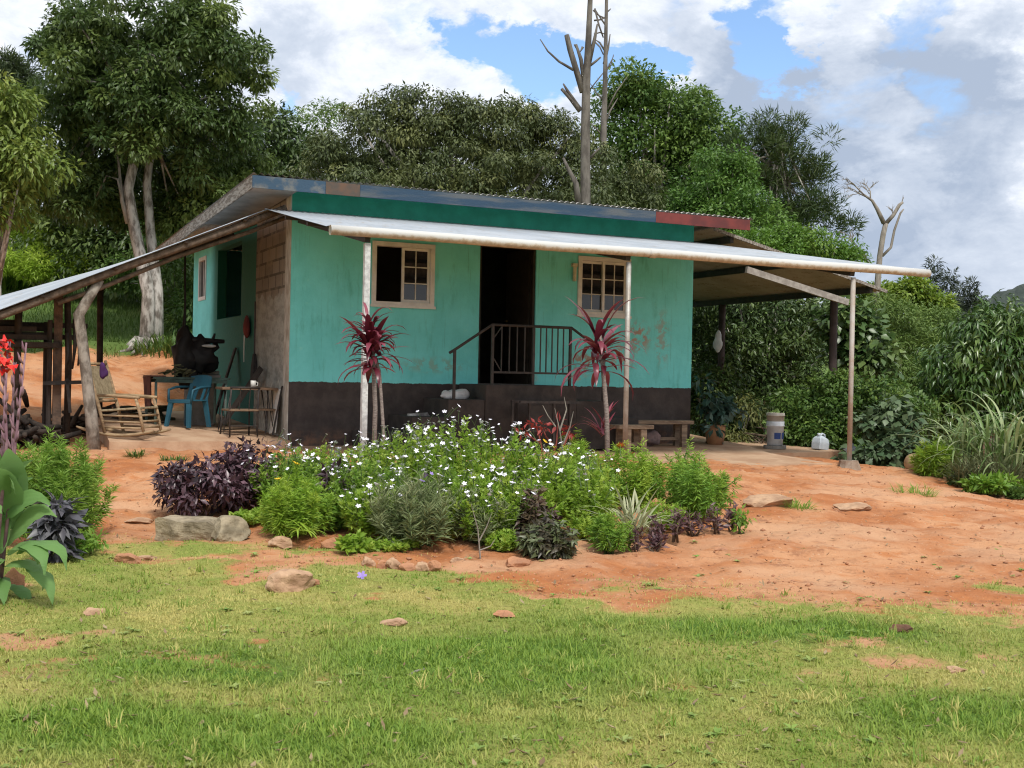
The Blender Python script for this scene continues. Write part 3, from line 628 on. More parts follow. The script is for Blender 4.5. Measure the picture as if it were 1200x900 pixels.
# ------------------------------------------------------------------ trees and shrubs
M_TRUNK = mat('grey_bark', (.46, .43, .39), (.15, .13, .11), 9, .95, .9, 18, stretch=(1, 1, .35), lo=.4, hi=.62)
M_TWIG = mat('brown_twig', (.13, .095, .065), (.07, .05, .035), 8, .9, .5)
M_DEAD = mat('bleached_dead_wood', (.30, .27, .23), (.15, .13, .11), 6, .95, .8, 20, stretch=(1, 1, .3))
def ell_pts(ells, n, lo=.45, lower=.0):
    """points through a union of ellipsoids (centre, radii), denser towards the outside"""
    vol = np.array([r[0]*r[2]+r[0]*r[1] for c, r in ells]); cnt = np.maximum(1, (n*vol/vol.sum()).astype(int)); out = []
    for (c, r), k in zip(ells, cnt):
        d = rdir(k); rr = lo+(1-lo)*rng.random((k, 1))**.6
        out.append(np.array(c)+d*rr*np.array(r))
    return np.concatenate(out)
def clump_leaves(cen, rad, per, L, Wd, droop=.3, flat=.75, up=.8, rand=.7, jit=.35, fold=.12, tip=.15):
    n = len(cen); rad = np.broadcast_to(rad, n)
    o = rdir(n*per)*(.35+.65*rng.random((n*per, 1))**.5); o[:, 2] *= flat
    P = np.repeat(cen, per, 0)+o*np.repeat(rad, per)[:, None]
    D = unit(unit(o)*.8+rng.normal(size=(n*per, 3))*rand*.6-np.array([[0, 0, droop]]))
    N = unit(np.array([[0, 0, up]])+unit(o)*.5+rng.normal(size=(n*per, 3))*.35)
    tint = np.repeat(np.clip(rng.random(n)**3+.0*rng.random(n), 0, 1), per)*(.5+.5*rng.random(n*per))
    sc = 1-jit+2*jit*rng.random(n*per)
    return leaves(P, D, N, L*sc, Wd*sc, tint, tip, fold)
def E3(px, py, rx, ry, D, rd=None):
    s = D/FOC; return (at(px, py, D), (rx*s, (rd or rx)*s, ry*s))
def tree(name, label, base, ells, ncl, cr, per, L, Wd, m, tr=.25, trunk=None, group=None, droop=.3, bark=None, limbs=16, tm=.5, cat='tree', lo=.45, crown='crown', **kw):
    base = np.array(base, float)
    root = empty(name, base, 0, label, cat, group)
    E = [E3(*e) for e in ells]
    cen = ell_pts(E, ncl, lo)
    v, f, t = clump_leaves(cen, cr*(.7+.6*rng.random(len(cen))), per, L, Wd, droop, **kw)
    link(crown, npmesh(crown, v-base, f, t), m, root)
    mb = MB(); ctr = np.mean([e[0] for e in E], 0); low = min(e[0][2]-e[1][2]*.6 for e in E)
    trunk = [np.array(p, float) for p in trunk] if trunk else [base-[0, 0, .3], base*.7+np.array([ctr[0], ctr[1], low])*.3, np.array([ctr[0]*.7+base[0]*.3, ctr[1]*.7+base[1]*.3, base[2]*.45+ctr[2]*.55])]
    n = len(trunk); mb.tube([p-base for p in trunk], [tr*(1.25 if i == 0 else 1-.5*i/(n-1)) for i in range(n)], 10, jit=.06)
    if limbs:
        top, mid = trunk[-1], trunk[-2]
        for q in cen[rng.permutation(len(cen))[:limbs]]:
            s = mid+(top-mid)*rng.random(); k = s*.45+q*.55+np.array([0, 0, .12*np.linalg.norm(q-s)])*rng.normal()*.6
            mb.tube([s-base, k-base, q-base], [tr*.32, tr*.2, tr*.06], 6)
    mb.build('trunk', bark or M_TRUNK, root, smooth=True)
    return root
LM = leafmat
M_DKL = LM('dark_broad_leaf', (.030, .060, .016), (.075, .125, .034), (.15, .20, .045), rough=.42, trans=.2)
M_OLIVE = LM('olive_leaf', (.042, .066, .02), (.10, .125, .04), (.20, .215, .07), rough=.55, trans=.2)
M_MIDL = LM('mid_green_leaf', (.05, .115, .024), (.11, .195, .04), (.21, .30, .06), rough=.5, trans=.33)
M_FEATH = LM('feathery_leaf', (.08, .15, .03), (.145, .22, .05), (.22, .30, .07), rough=.6, trans=.3)
M_LIME = LM('lime_leaf', (.11, .20, .02), (.19, .28, .03), (.28, .34, .05), rough=.5, trans=.35)
M_BRIGHT = LM('bright_leaf', (.075, .17, .02), (.14, .26, .035), (.22, .32, .05), rough=.5, trans=.35)
M_PINE = LM('pine_needle', (.035, .06, .028), (.075, .105, .04), (.09, .12, .04), rough=.6, trans=.15)
M_FARP = LM('far_pine_needle', (.045, .06, .045), (.07, .085, .06), rough=.7, trans=.1)  # greyed needles, distance haze put into their colour
M_MANGO = LM('mango_leaf', (.04, .095, .02), (.085, .16, .034), (.17, .24, .06), rough=.32, trans=.2, spec=.5)

G = lambda px, py, D: on_ground(at(px, py, D)[0], D)
# the big forked tree behind the left porch
b0 = G(172, 412, 27.4)
big = tree('forked_broadleaf_tree', 'tall dark broadleaf tree with a pale forked trunk rising behind the left porch roof', b0,
     [(170, 60, 120, 120, 27.6, 110), (235, 70, 75, 100, 27.2, 80), (100, 90, 65, 110, 27.8, 80), (90, 195, 60, 70, 28, 80), (255, 190, 55, 70, 28.4, 70), (180, 215, 90, 60, 29.5, 60), (60, 30, 25, 30, 27.5, 25), (300, 75, 18, 30, 27.3, 20), (285, 145, 25, 25, 27.3, 25), (165, 140, 70, 55, 26.2, 30), (100, 240, 45, 45, 28.5, 35), (235, 245, 50, 45, 28.6, 35)],
     400, .38, 215, .145, .060, LM('big_tree_leaf', (.04, .078, .02), (.10, .155, .045), (.24, .31, .08), rough=.4, trans=.38), tr=.165, trunk=[b0-[0, 0, .4], at(174, 345, 27.4), at(158, 270, 27.4), at(150, 222, 27.4), at(166, 150, 27.5), at(170, 60, 27.6)], limbs=44, droop=.45, lo=.25)
mb = MB(); mb.tube([at(182, 405, 27.5)-b0-[0, 0, .5], at(184, 340, 27.6)-b0, at(176, 270, 27.8)-b0, at(172, 215, 27.8)-b0, at(180, 150, 28)-b0, at(205, 60, 28)-b0], [.20, .135, .115, .10, .08, .05], 10, jit=.05)
mb.build('trunk', M_TRUNK, big, smooth=True)
mb = MB(); mb.tube([at(150, 262, 27.4)-b0, at(143, 235, 27.3)-b0, at(139, 190, 27.3)-b0, at(133, 165, 27.3)-b0], [.07, .05, .03, .01], 6).tube([at(143, 235, 27.3)-b0, at(138, 210, 27.2)-b0, at(125, 206, 27.2)-b0, at(113, 230, 27.1)-b0], [.03, .03, .022, .01], 6)
mb.build('bare_branch', M_DEAD, big, smooth=True)
mb = MB()
for k in range(11):
    a = k/11*2*math.pi+.3; r = random.uniform(.45, .9); p = b0+np.array([r*math.cos(a), r*math.sin(a), 0]); q = b0+np.array([.2*math.cos(a), .2*math.sin(a), .22]); e_ = on_ground(p[0], p[1], -.03)
    mb.tube([q-b0, (q*.55+e_*.45)-b0+np.array([0, 0, -.12]), e_-b0], [.11, .06, .02], 6)
mb.build('root', M_TRUNK, big, smooth=True)
# the growth behind it
tree('dark_thicket_tree', 'dense dark tree filling the gap behind the forked trunk', G(195, 320, 36), [(120, 240, 95, 85, 36, 60), (230, 235, 95, 85, 37, 60), (310, 190, 50, 60, 37, 50), (170, 300, 120, 35, 35, 40)], 240, .70, 170, .19, .08, M_DKL, droop=.35)
tree('yellow_green_tree', 'yellow green drooping tree cut off by the left edge of the photo', G(-5, 330, 25), [(8, 120, 26, 32, 25, 40), (5, 175, 40, 40, 25, 50), (32, 195, 34, 24, 24.6, 30), (0, 230, 40, 35, 25, 50), (-40, 170, 50, 90, 26, 60)], 130, .42, 120, .17, .06, LM('yellow_green_leaf', (.10, .16, .025), (.19, .26, .05), (.32, .36, .09), rough=.45, trans=.3), tr=.14, droop=.55)
tree('distant_conifer', 'small dark conifer top showing over the yellow green tree', G(14, 250, 48), [(12, 100, 30, 40, 48, 30), (20, 75, 12, 20, 48, 14), (3, 78, 10, 18, 48, 12), (35, 120, 20, 40, 48, 20), (-30, 130, 30, 60, 48, 30)], 110, .5, 100, .30, .05, M_PINE, droop=-.2, lo=.2)
# bright rank growth on the left slope
def grass_bush(name, label, c, rx, ry, h, n, m, L=1., Wd=.03, cat='shrub', group=None, e0=(55, 88), cu=(30, 90), part='blades', tintp=3):
    c = np.array(c, float); root = empty(name, c, 0, label, cat, group)
    a = rng.random(n)*2*np.pi; r = rng.random(n)**.5; x = r*np.cos(a)*rx; y = r*np.sin(a)*ry
    P = np.stack([c[0]+x, c[1]+y, gz(c[0]+x, c[1]+y)-.05], 1)+np.stack([0*x, 0*x, h*rng.random(n)*(1-r**2)**.5], 1)
    az = np.where(rng.random(n) < .7, np.arctan2(y, x)+rng.normal(size=n)*.7, rng.random(n)*6.28)
    v, f, t = straps(P, az, L*(.5+.7*rng.random(n)), Wd*(.7+.6*rng.random(n)), np.radians(e0[0]+(e0[1]-e0[0])*rng.random(n)), np.radians(cu[0]+(cu[1]-cu[0])*rng.random(n)), 4, None, rng.random(n)**tintp)
    link(part, npmesh(part, v-c, f, t), m, root)
    return root
tree('rank_shrub_bank', 'bright yellow green bank of soft shrubs on the left slope', G(50, 330, 36), [(15, 285, 40, 26, 36, 40), (70, 280, 40, 28, 36.5, 40), (45, 262, 40, 18, 37, 40), (110, 295, 30, 22, 36, 30), (-25, 280, 40, 34, 36, 40), (45, 310, 75, 16, 35, 36)], 190, .40, 130, .15, .035, LM('slope_lime_leaf', (.22, .36, .03), (.34, .48, .05), (.44, .55, .08), rough=.5, trans=.45), tr=.05, cat='shrub', limbs=10, droop=.1, flat=.6)
grass_bush('rank_grass_clump', 'lower clump of rank green grass at the left edge of the slope', G(-5, 325, 38), 1.5, 1.0, .8, 3000, M_BRIGHT, .8, .05)
tree('dark_slope_shrub', 'dark rounded shrub on the grass slope left of the big trunk', G(100, 335, 37), [(122, 300, 26, 26, 37.5, 30), (100, 310, 18, 16, 37.5, 20)], 36, .5, 110, .16, .07, M_DKL, tr=.08, cat='shrub', limbs=6)
tree('loose_green_shrub', 'loose green shrub between the big trunk and the side wall', G(212, 385, 31), [(212, 335, 45, 50, 31, 50), (205, 290, 50, 40, 33, 50), (240, 370, 40, 30, 30, 40), (140, 320, 22, 25, 34, 25)], 130, .42, 120, .15, .055, M_MIDL, tr=.07, cat='shrub', limbs=10)
grass_bush('trunk_foot_weeds', 'weedy clump at the foot of the forked trunk', G(205, 405, 27), .9, .5, .2, 500, M_MIDL, .45, .03)

# behind the house
tree('spreading_mango_tree', 'broad dark olive tree spreading in layers behind the roof ridge', G(545, 420, 34), [(500, 150, 62, 34, 34, 60), (575, 160, 70, 34, 34, 60), (430, 175, 65, 38, 33.5, 60), (385, 215, 62, 45, 33, 50), (660, 205, 80, 42, 34, 60), (545, 205, 110, 45, 33, 70), (470, 225, 100, 35, 32, 60), (620, 240, 110, 40, 32.5, 60), (720, 225, 60, 40, 34, 45), (545, 260, 210, 40, 33, 60), (520, 130, 60, 26, 34, 40), (540, 190, 190, 50, 35.5, 40), (650, 165, 50, 34, 35, 40), (420, 210, 90, 40, 35, 40), (450, 140, 50, 24, 34, 40), (600, 135, 50, 24, 34.5, 36), (485, 115, 25, 13, 34, 22), (640, 155, 35, 22, 34.5, 30)],
     640, .44, 160, .14, .05, M_OLIVE, tr=.42, droop=.55, limbs=40, lo=.3, flat=.55)
tree('feathery_thin_tree', 'thin feathery tree between the big forked tree and the spreading olive tree', G(345, 330, 41), [(355, 160, 45, 28, 41, 40), (330, 195, 35, 30, 41, 40), (380, 135, 30, 14, 41, 25), (340, 235, 60, 35, 40, 40)], 120, .55, 75, .17, .045, M_FEATH, tr=.14, droop=.1, flat=.4, limbs=26, lo=.2)
tree('round_headed_tree', 'dark round headed tree right of the dead trunk', G(765, 330, 41), [(745, 110, 48, 30, 41, 40), (795, 130, 50, 35, 41, 40), (830, 165, 38, 40, 41, 35), (765, 165, 65, 40, 41, 45), (720, 130, 28, 30, 41.5, 28), (800, 215, 75, 45, 41, 45), (735, 210, 45, 40, 42, 40)], 230, .55, 150, .17, .075, M_MIDL, tr=.3, droop=.2, limbs=34, lo=.3)
pt = tree('tufted_pine', 'tufted pine with open sprays of needles at the right end of the roof', G(905, 340, 38), [(915, 150, 30, 20, 38, 25), (905, 180, 55, 25, 38, 40), (935, 205, 42, 20, 38, 35), (880, 215, 50, 25, 38, 40), (945, 245, 52, 18, 38, 40), (900, 262, 60, 22, 38, 45), (985, 262, 22, 10, 38, 20), (965, 165, 8, 6, 38, 8), (885, 148, 8, 6, 38, 8)], 170, .30, 90, .30, .024, LM('tufted_needle', (.04, .08, .03), (.085, .13, .04), (.13, .17, .05), rough=.55, trans=.2), tr=.16, droop=-.45, limbs=60, lo=.15, trunk=[G(905, 340, 38), at(908, 300, 38), at(910, 220, 38), at(914, 150, 38)])
tree('fresh_green_tree', 'fresh green leafy tree between the round headed tree and the pine', G(850, 330, 35), [(850, 200, 40, 30, 35, 35), (838, 235, 50, 30, 35, 40), (870, 255, 50, 30, 34, 40), (820, 250, 40, 30, 35, 35)], 130, .42, 140, .13, .06, LM('fresh_leaf', (.05, .13, .022), (.11, .21, .035), (.16, .27, .05), rough=.5, trans=.3), tr=.13, droop=.2, limbs=20, lo=.3)
tree('roadside_lime_tree', 'bright green low crown just above the right porch roof', G(925, 330, 29), [(895, 288, 36, 16, 29, 30), (940, 290, 45, 20, 29, 36), (900, 310, 50, 20, 28.6, 36), (985, 300, 30, 14, 29.5, 26)], 120, .30, 140, .11, .045, M_BRIGHT, tr=.09, droop=.25, limbs=14)
tree('dark_shade_tree', 'dark green tree filling the view under the right porch roof', G(870, 500, 27), [(850, 385, 50, 50, 27, 45), (905, 375, 60, 50, 27.5, 45), (865, 440, 60, 50, 26.5, 45), (930, 430, 50, 45, 27, 45), (820, 400, 40, 70, 28, 45), (960, 380, 40, 40, 28, 40)], 230, .38, 130, .125, .05, M_DKL, tr=.16, droop=.35, limbs=18)
tree('big_leaf_climber', 'shrub with large pale leaves climbing beside the outer dark post', G(1000, 500, 24), [(1000, 400, 24, 45, 24, 24), (1018, 420, 26, 35, 24, 24), (985, 370, 20, 25, 24, 20)], 60, .28, 44, .19, .13, LM('large_pale_leaf', (.05, .11, .03), (.12, .19, .06), (.22, .30, .10), rough=.35, trans=.3), tr=.06, droop=.35, limbs=8, cat='shrub')
tree('light_feathery_tree', 'light green feathery tree right of the outer dark post', G(1060, 480, 32), [(1040, 385, 40, 35, 32, 40), (1075, 410, 40, 45, 32, 40), (1030, 430, 45, 45, 31.5, 40), (1095, 380, 22, 28, 33, 24), (1055, 470, 70, 40, 31, 45)], 200, .44, 150, .13, .036, M_FEATH, tr=.12, droop=.1, flat=.45, limbs=16)
tree('yellow_green_crown_tree', 'yellow green crowned tree below the end of the gutter', G(1065, 440, 36), [(1060, 345, 34, 16, 36, 30), (1080, 358, 26, 16, 36, 26), (1030, 350, 26, 14, 36.5, 24)], 70, .40, 110, .17, .075, M_LIME, tr=.12, droop=.15, limbs=14, flat=.5)
for k, (px, top, bot, wd, D, lab) in enumerate([(1092, 306, 420, 17, 74, 'leftmost hazy pine on the far right slope, its tip over the gutter end'), (1112, 318, 430, 17, 78, 'hazy pine with a twin tip next to the leftmost one on the far slope'), (1123, 336, 430, 14, 82, 'shorter hazy pine in the middle of the far pine stand'),
                                            (1138, 328, 430, 12, 80, 'slender pointed pine standing highest right of the far stand'), (1148, 345, 430, 11, 84, 'smallest far pine beside the bare hill flank'), (1103, 350, 440, 36, 70, 'low wide dark pine at the foot of the far pine stand'), (1140, 372, 440, 34, 70, 'broad dark tree under the slender far pines')]):
    h = bot-top; tree('distant_pine', lab, G(px, 430, D), [(px+(2.5*math.sin(s*40+k)), top+h*s, max(1.5, wd*(.12+.75*s)), h*(.035 if s < .3 else .07), D) for s in (.02, .08, .15, .23, .32, .45, .60, .78, .94)], 70, .34, 60, .42, .07, M_FARP, tr=.2, droop=-.1, limbs=8, lo=.1, group='pines on the far slope')
tree('mango_tree', 'mango tree with long drooping leaves at the right edge of the photo', G(1160, 540, 21.5), [(1150, 410, 42, 40, 21.5, 45), (1195, 395, 45, 45, 21.5, 45), (1120, 440, 36, 36, 21.3, 40), (1170, 460, 60, 40, 21.5, 45), (1105, 480, 40, 30, 21.3, 36), (1230, 430, 50, 70, 22, 50)], 230, .32, 100, .19, .048, M_MANGO, tr=.16, droop=.75, limbs=18, tip=.25)
tree('dense_round_shrub', 'dense round dark shrub behind the two white jugs', G(1000, 535, 21.6), [(955, 485, 45, 38, 21.6, 45), (1005, 480, 50, 42, 21.6, 50), (1050, 490, 40, 42, 21, 45), (1000, 520, 85, 24, 21.2, 40)], 210, .25, 130, .085, .048, M_MIDL, tr=.06, limbs=10, cat='shrub', droop=.25)
tree('broad_leaved_shrub', 'shrub with pale heart shaped leaves in front of the dense round shrub', G(1045, 545, 19.6), [(1040, 505, 32, 34, 19.6, 34), (1065, 530, 28, 24, 19.2, 28), (1020, 540, 30, 16, 19.2, 26)], 60, .20, 42, .13, .10, LM('grey_green_leaf', (.05, .10, .04), (.10, .15, .075), (.15, .21, .10), rough=.45, trans=.2), tr=.04, limbs=8, cat='shrub', droop=.5)
tree('dark_corner_shrub', 'dark shrub beside the right end wall of the house', G(850, 520, 22.6), [(845, 470, 32, 40, 22.6, 34), (868, 495, 28, 28, 22.4, 30), (822, 470, 16, 26, 22.6, 20)], 90, .26, 110, .10, .045, M_DKL, tr=.05, limbs=8, cat='shrub')
tree('trailing_yellow_shrub', 'shrub with sprays of yellowing twigs left of the white bucket', G(872, 518, 22), [(872, 490, 16, 24, 21.8, 18), (862, 514, 20, 8, 21.6, 18)], 24, .22, 60, .11, .028, LM('yellowing_leaf', (.09, .12, .03), (.20, .20, .06), rough=.6), tr=.03, limbs=8, cat='shrub', droop=.7)
tree('weedy_shrub', 'thin weedy shrub between the white bucket and the jugs', G(940, 522, 21.2), [(935, 505, 22, 20, 21.2, 20), (955, 515, 18, 12, 21, 16)], 26, .2, 60, .12, .045, M_MIDL, tr=.02, limbs=8, cat='shrub', droop=.3)

# dead trees
def dead(name, label, base, segs, m=M_DEAD):
    base = np.array(base); root = empty(name, base, 0, label, 'dead tree')
    for k, (pts, r) in enumerate(segs):
        mb = MB(); mb.tube([np.array(p)-base for p in pts], r, 12 if k == 0 else 6, jit=.04)
        mb.build('trunk' if k == 0 else 'branch', m, root, smooth=True)
    return root
D = 30; A = lambda px, py, d=0: at(px, py, D+d)
dead('dead_trunk', 'thick grey dead trunk with snapped limbs rising above the roof', G(684, 420, D), [
    ([G(684, 420, D)-[0, 0, .3], A(684, 330), A(686, 240), A(686, 150), A(687, 100), A(690, 40), A(692, -10), A(695, -80)], [.21, .165, .135, .12, .105, .075, .06, .04]),
    ([A(683, 108), A(674, 78), A(668, 58), A(664, 41)], [.085, .075, .07, .065]), ([A(684, 95), A(681, 70), A(675, 52)], [.05, .05, .03]), ([A(683, 55, .1), A(679, 62, .1), A(673, 52, .1)], [.04, .035, .02]),
    ([A(672, 82), A(655, 72), A(642, 60), A(633, 46)], [.035, .03, .022, .012]), ([A(690, 75), A(697, 45), A(700, 28)], [.06, .045, .02]), ([A(680, 130), A(668, 115), A(658, 104)], [.07, .05, .04]), ([A(680, 128), A(666, 108), A(660, 98)], [.05, .04, .02]),
    ([A(692, 185), A(698, 178), A(703, 173)], [.04, .03, .02]), ([A(690, 78), A(698, 72), A(704, 67)], [.035, .03, .02]), ([A(678, 240, -.3), A(675, 215, -.3), A(667, 200, -.3), A(660, 185, -.3)], [.09, .07, .05, .03])], mat('brown_dead_wood', (.17, .155, .135), (.075, .066, .058), 6, .95, .9, 16, stretch=(1, 1, .3)))
D = 36
M_DEAD2 = mat('slim_dead_wood', (.19, .17, .15), (.09, .08, .07), 6, .95, .8, 20, stretch=(1, 1, .3))
dead('slim_dead_trunk', 'slim pale dead trunk just right of the thick dead trunk', G(707, 400, D), [
    ([G(707, 400, D)-[0, 0, .3], A(707, 250), A(707, 165), A(709, 100), A(710, 40), A(711, -10), A(712, -60)], [.15, .12, .10, .075, .055, .05, .03]),
    ([A(708, 75), A(713, 55), A(715, 40)], [.05, .03, .015]), ([A(709, 60), A(703, 50), A(697, 46)], [.03, .025, .01]), ([A(708, 90), A(714, 76), A(719, 66)], [.03, .02, .01]), ([A(710, 30), A(703, 20), A(697, 10)], [.03, .02, .01]), ([A(710, 15), A(714, 12), A(716, 10)], [.03, .02, .01]),
    ([A(707, 150), A(715, 130), A(724, 115)], [.04, .03, .01]), ([A(707, 118), A(698, 108), A(692, 98)], [.03, .02, .01]), ([A(707, 160), A(698, 150), A(690, 143)], [.03, .02, .01]), ([A(696, 24), A(704, 23), A(710, 20)], [.026, .024, .02]), ([A(695, 12), A(703, 19), A(711, 22)], [.022, .024, .02]), ([A(697, 10), A(702, 30), A(707, 44)], [.028, .028, .02]),
    ([A(696, 40), A(703, 38), A(709, 40)], [.02, .02, .015]), ([A(696, 48), A(703, 55), A(707, 64)], [.022, .024, .016]), ([A(692, 104), A(700, 94), A(708, 84)], [.02, .022, .016]), ([A(712, 128), A(722, 108), A(735, 90)], [.03, .022, .012]), ([A(709, 82), A(716, 76), A(719, 64)], [.024, .02, .012])], M_DEAD2)
D = 35
twig_fan = []
def fan(p, d, L, r, lev):
    """thin forking twigs of the bare tree, grown in the plane of its crown with some depth"""
    p = np.array(p); d = unit(np.array(d)[None])[0]
    q = p+d*L*.5+rng.normal(size=3)*L*.06; e = p+d*L+rng.normal(size=3)*L*.08; twig_fan.append(([p, q, e], [r, r*.8, r*.6]))
    if lev:
        for k in range(3 if lev > 1 else 2): fan(p+(e-p)*random.uniform(.4, 1), d+rng.normal(size=3)*np.array([.5, .35, .38]), L*random.uniform(.55, .8), r*.62, lev-1)
fan(A(1012, 228), (-.5, 0, .55), .42, .026, 3); fan(A(1020, 234), (-.1, .2, 1), .40, .022, 3); fan(A(1016, 231), (-1, -.1, .25), .40, .022, 3); fan(A(1057, 238), (.2, 0, 1), .18, .016, 1)
fan(A(1047, 255), (-.2, .3, 1), .25, .018, 2); fan(A(1029, 318), (-.7, 0, .8), .9, .032, 3); fan(A(1016, 300), (-1, .2, .35), .7, .024, 2)
dead('bare_forked_tree', 'bare forked dead tree standing against the clouds above the gutter', G(1028, 440, D), [
    ([G(1028, 440, D), A(1027, 350), A(1031, 300), A(1035, 275), A(1038, 262)], [.13, .10, .08, .075, .07]),
    ([A(1038, 262), A(1047, 252), A(1054, 240), A(1058, 237)], [.065, .055, .05, .04]), ([A(1036, 262), A(1028, 245), A(1022, 235), A(1012, 228)], [.07, .055, .04, .03]),
    ([A(1034, 300), A(1044, 290), A(1048, 270), A(1055, 250), A(1059, 245)], [.045, .04, .036, .03, .02])]+
    twig_fan)
# far hill
hx = np.arange(70, 420, 1.4); hy = np.arange(300, 520, 2.6); HX, HY = np.meshgrid(hx, hy)
ridge = np.interp(HX, [70, 110, 128, 140, 152, 175, 220, 300, 420], [-20, 4, 15, 22, 30, 40, 62, 80, 60])
prof = np.clip((HY-300)/60, 0, 1); prof = prof*prof*(3-2*prof)
HZ = -16+(ridge+16)*prof*np.exp(-np.clip(HY-370, 0, 200)/250)+(fnoise(HX*.22, HY*.16, 3)-.5)*4+(fnoise(HX*.7, HY*.5, 2)-.5)*3.4*prof
nx_, ny_ = len(hx), len(hy); I = np.arange(nx_*ny_).reshape(ny_, nx_)
me = npmesh('hill', np.stack([HX.ravel(), HY.ravel(), HZ.ravel()], 1), np.stack([I[:-1, :-1], I[:-1, 1:], I[1:, 1:], I[1:, :-1]], -1).reshape(-1, 4), None, True)
tag(link('hill', me, mat('distant_forest', (.055, .070, .058), (.035, .046, .040), .25, .95)), 'forested hill beyond the right slope', 'hill', kind='structure')  # muted grey green, distance haze mixed into the forest colour

# ------------------------------------------------------------------ things on and around the porches
def on_house(t, v, z): return H(t, v, z)
M_OLDWOOD = mat('worn_pale_wood', (.38, .27, .155), (.23, .155, .09), 7, .75, .4, 30, stretch=(1, 1, 3))
M_WICK = mat('worn_cane', (.34, .28, .18), (.22, .17, .10), 18, .8, .5, 60)
def rocking_chair():
    r = empty('rocking_chair', H(-2.18, .22, zf(.2)), R(-8), 'wooden rocking chair with a tall slanted back on the left porch', 'rocking chair')
    w = .27
    for s in (-1, 1):
        MB().tube([(x, s*w, .028+.16*((x-.02)/.5)**2*.45) for x in np.linspace(-.58, .52, 11)], [.012]+[.022]*9+[.014], 8).build('rocker', M_OLDWOOD, r, smooth=True)
        MB().tube([(-.17, s*w, .05), (-.25, s*w, .36), (-.37, s*w, .75), (-.46, s*w, 1.03)], [.022, .025, .024, .02], 8).build('back_post', M_OLDWOOD, r, smooth=True)
        MB().tube([(.38, s*w, .06), (.32, s*w, .33), (.26, s*w, .52)], [.021, .023, .022], 8).build('front_leg', M_OLDWOOD, r, smooth=True)
        MB().tube([(-.31, s*w, .56), (-.05, s*w, .555), (.20, s*w, .54), (.31, s*w, .535)], [.018, .022, .025, .02], 8).build('arm', M_OLDWOOD, r, smooth=True)
        for z, x0, x1 in ((.13, -.185, .365), (.21, -.205, .345), (.29, -.23, .33)): MB().tube([(x0, s*w, z), (x1, s*w, z-.005)], .014, 6).build('side_rung', M_OLDWOOD, r, smooth=True)
    for z, x in ((.14, .362), (.22, .345), (.30, .332)): MB().tube([(x, -w, z), (x, w, z)], .014, 6).build('front_rung', M_OLDWOOD, r, smooth=True)
    MB().box((.05, 0, .375), (.56, .56, .03), Matrix.Rotation(R(-5), 3, 'Y')).build('seat', M_WICK, r, bevel=.008)
    for z, x in ((.48, -.283), (.98, -.443)): MB().tube([(x, -w, z), (x, w, z)], .02, 6).build('back_rail', M_OLDWOOD, r, smooth=True)
    MB().box((-.365, 0, .73), (.014, .48, .46), Matrix.Rotation(R(-17.5), 3, 'Y')).build('back_panel', M_WICK, r)
rocking_chair()

M_GREENP = mat('chipped_green_paint', (.055, .10, .085), (.03, .05, .04), 6, .6)
t = empty('dining_table', H(-1.12, 1.75, zf(1.2)), TH+R(4), 'chipped green table with pipe legs at the back of the left porch', 'table')
MB().box((0, 0, .70), (1.15, .70, .03)).box((0, -.33, .655), (1.05, .02, .05)).box((0, .33, .655), (1.05, .02, .05)).build('tabletop', M_GREENP, t)
for x in (-.52, .52):
    for y in (-.30, .30): MB().tube([(x, y, 0), (x, y, .66)], .02, 8).build('leg', mat('grey_green_pipe', (.16, .24, .21), (.09, .13, .12)), t, smooth=True)
v = []; n1, n2 = 8, 9
for i in range(n1):
    for j in range(n2): v.append((.0+.012*math.sin(j*1.4)+.02*i/n1, -.22+.44*j/(n2-1)*(1-.25*i/(n1-1))+.04*i/n1, -.42*i/(n1-1)-.05*(j/(n2-1))*i/(n1-1)))
k = len(v); f = [(i*n2+j, i*n2+j+1, (i+1)*n2+j+1, (i+1)*n2+j) for i in range(n1-1) for j in range(n2-1)]
cl = MB().add(v+[(x-.012, y, z) for x, y, z in v], f+[tuple(q+k for q in r_[::-1]) for r_ in f]); cl.box((.10, .01, .009), (.24, .42, .016))
tag(cl.build('cloth', mat('faded_red_cloth', (.20, .085, .065), (.13, .06, .05), 6, .95), loc=H(-1.715, 1.55, zf(1.2)+.717), rz=TH+R(4), smooth=True), 'faded reddish cloth hanging over the left end of the green table', 'cloth')
sk = MB()
for k in range(26):
    a = random.uniform(0, 6.28); r_ = random.uniform(.0, .2); sk.box((r_*math.cos(a)*1.3, r_*math.sin(a)*.7, .03+random.uniform(0, .16)*(1-r_*3.5)), (random.uniform(.08, .22), random.uniform(.02, .07), .012), Matrix.Rotation(random.uniform(0, 3), 3, 'Z') @ Matrix.Rotation(random.uniform(-.7, .7), 3, 'Y'))
tag(sk.build('leaf_heap', mat('dry_husks', (.17, .17, .085), (.09, .08, .04), 8, .9), loc=H(-1.25, 1.75, zf(1.2)+.718), rz=TH), 'heap of dry husks and leaves on the green table', 'husks')

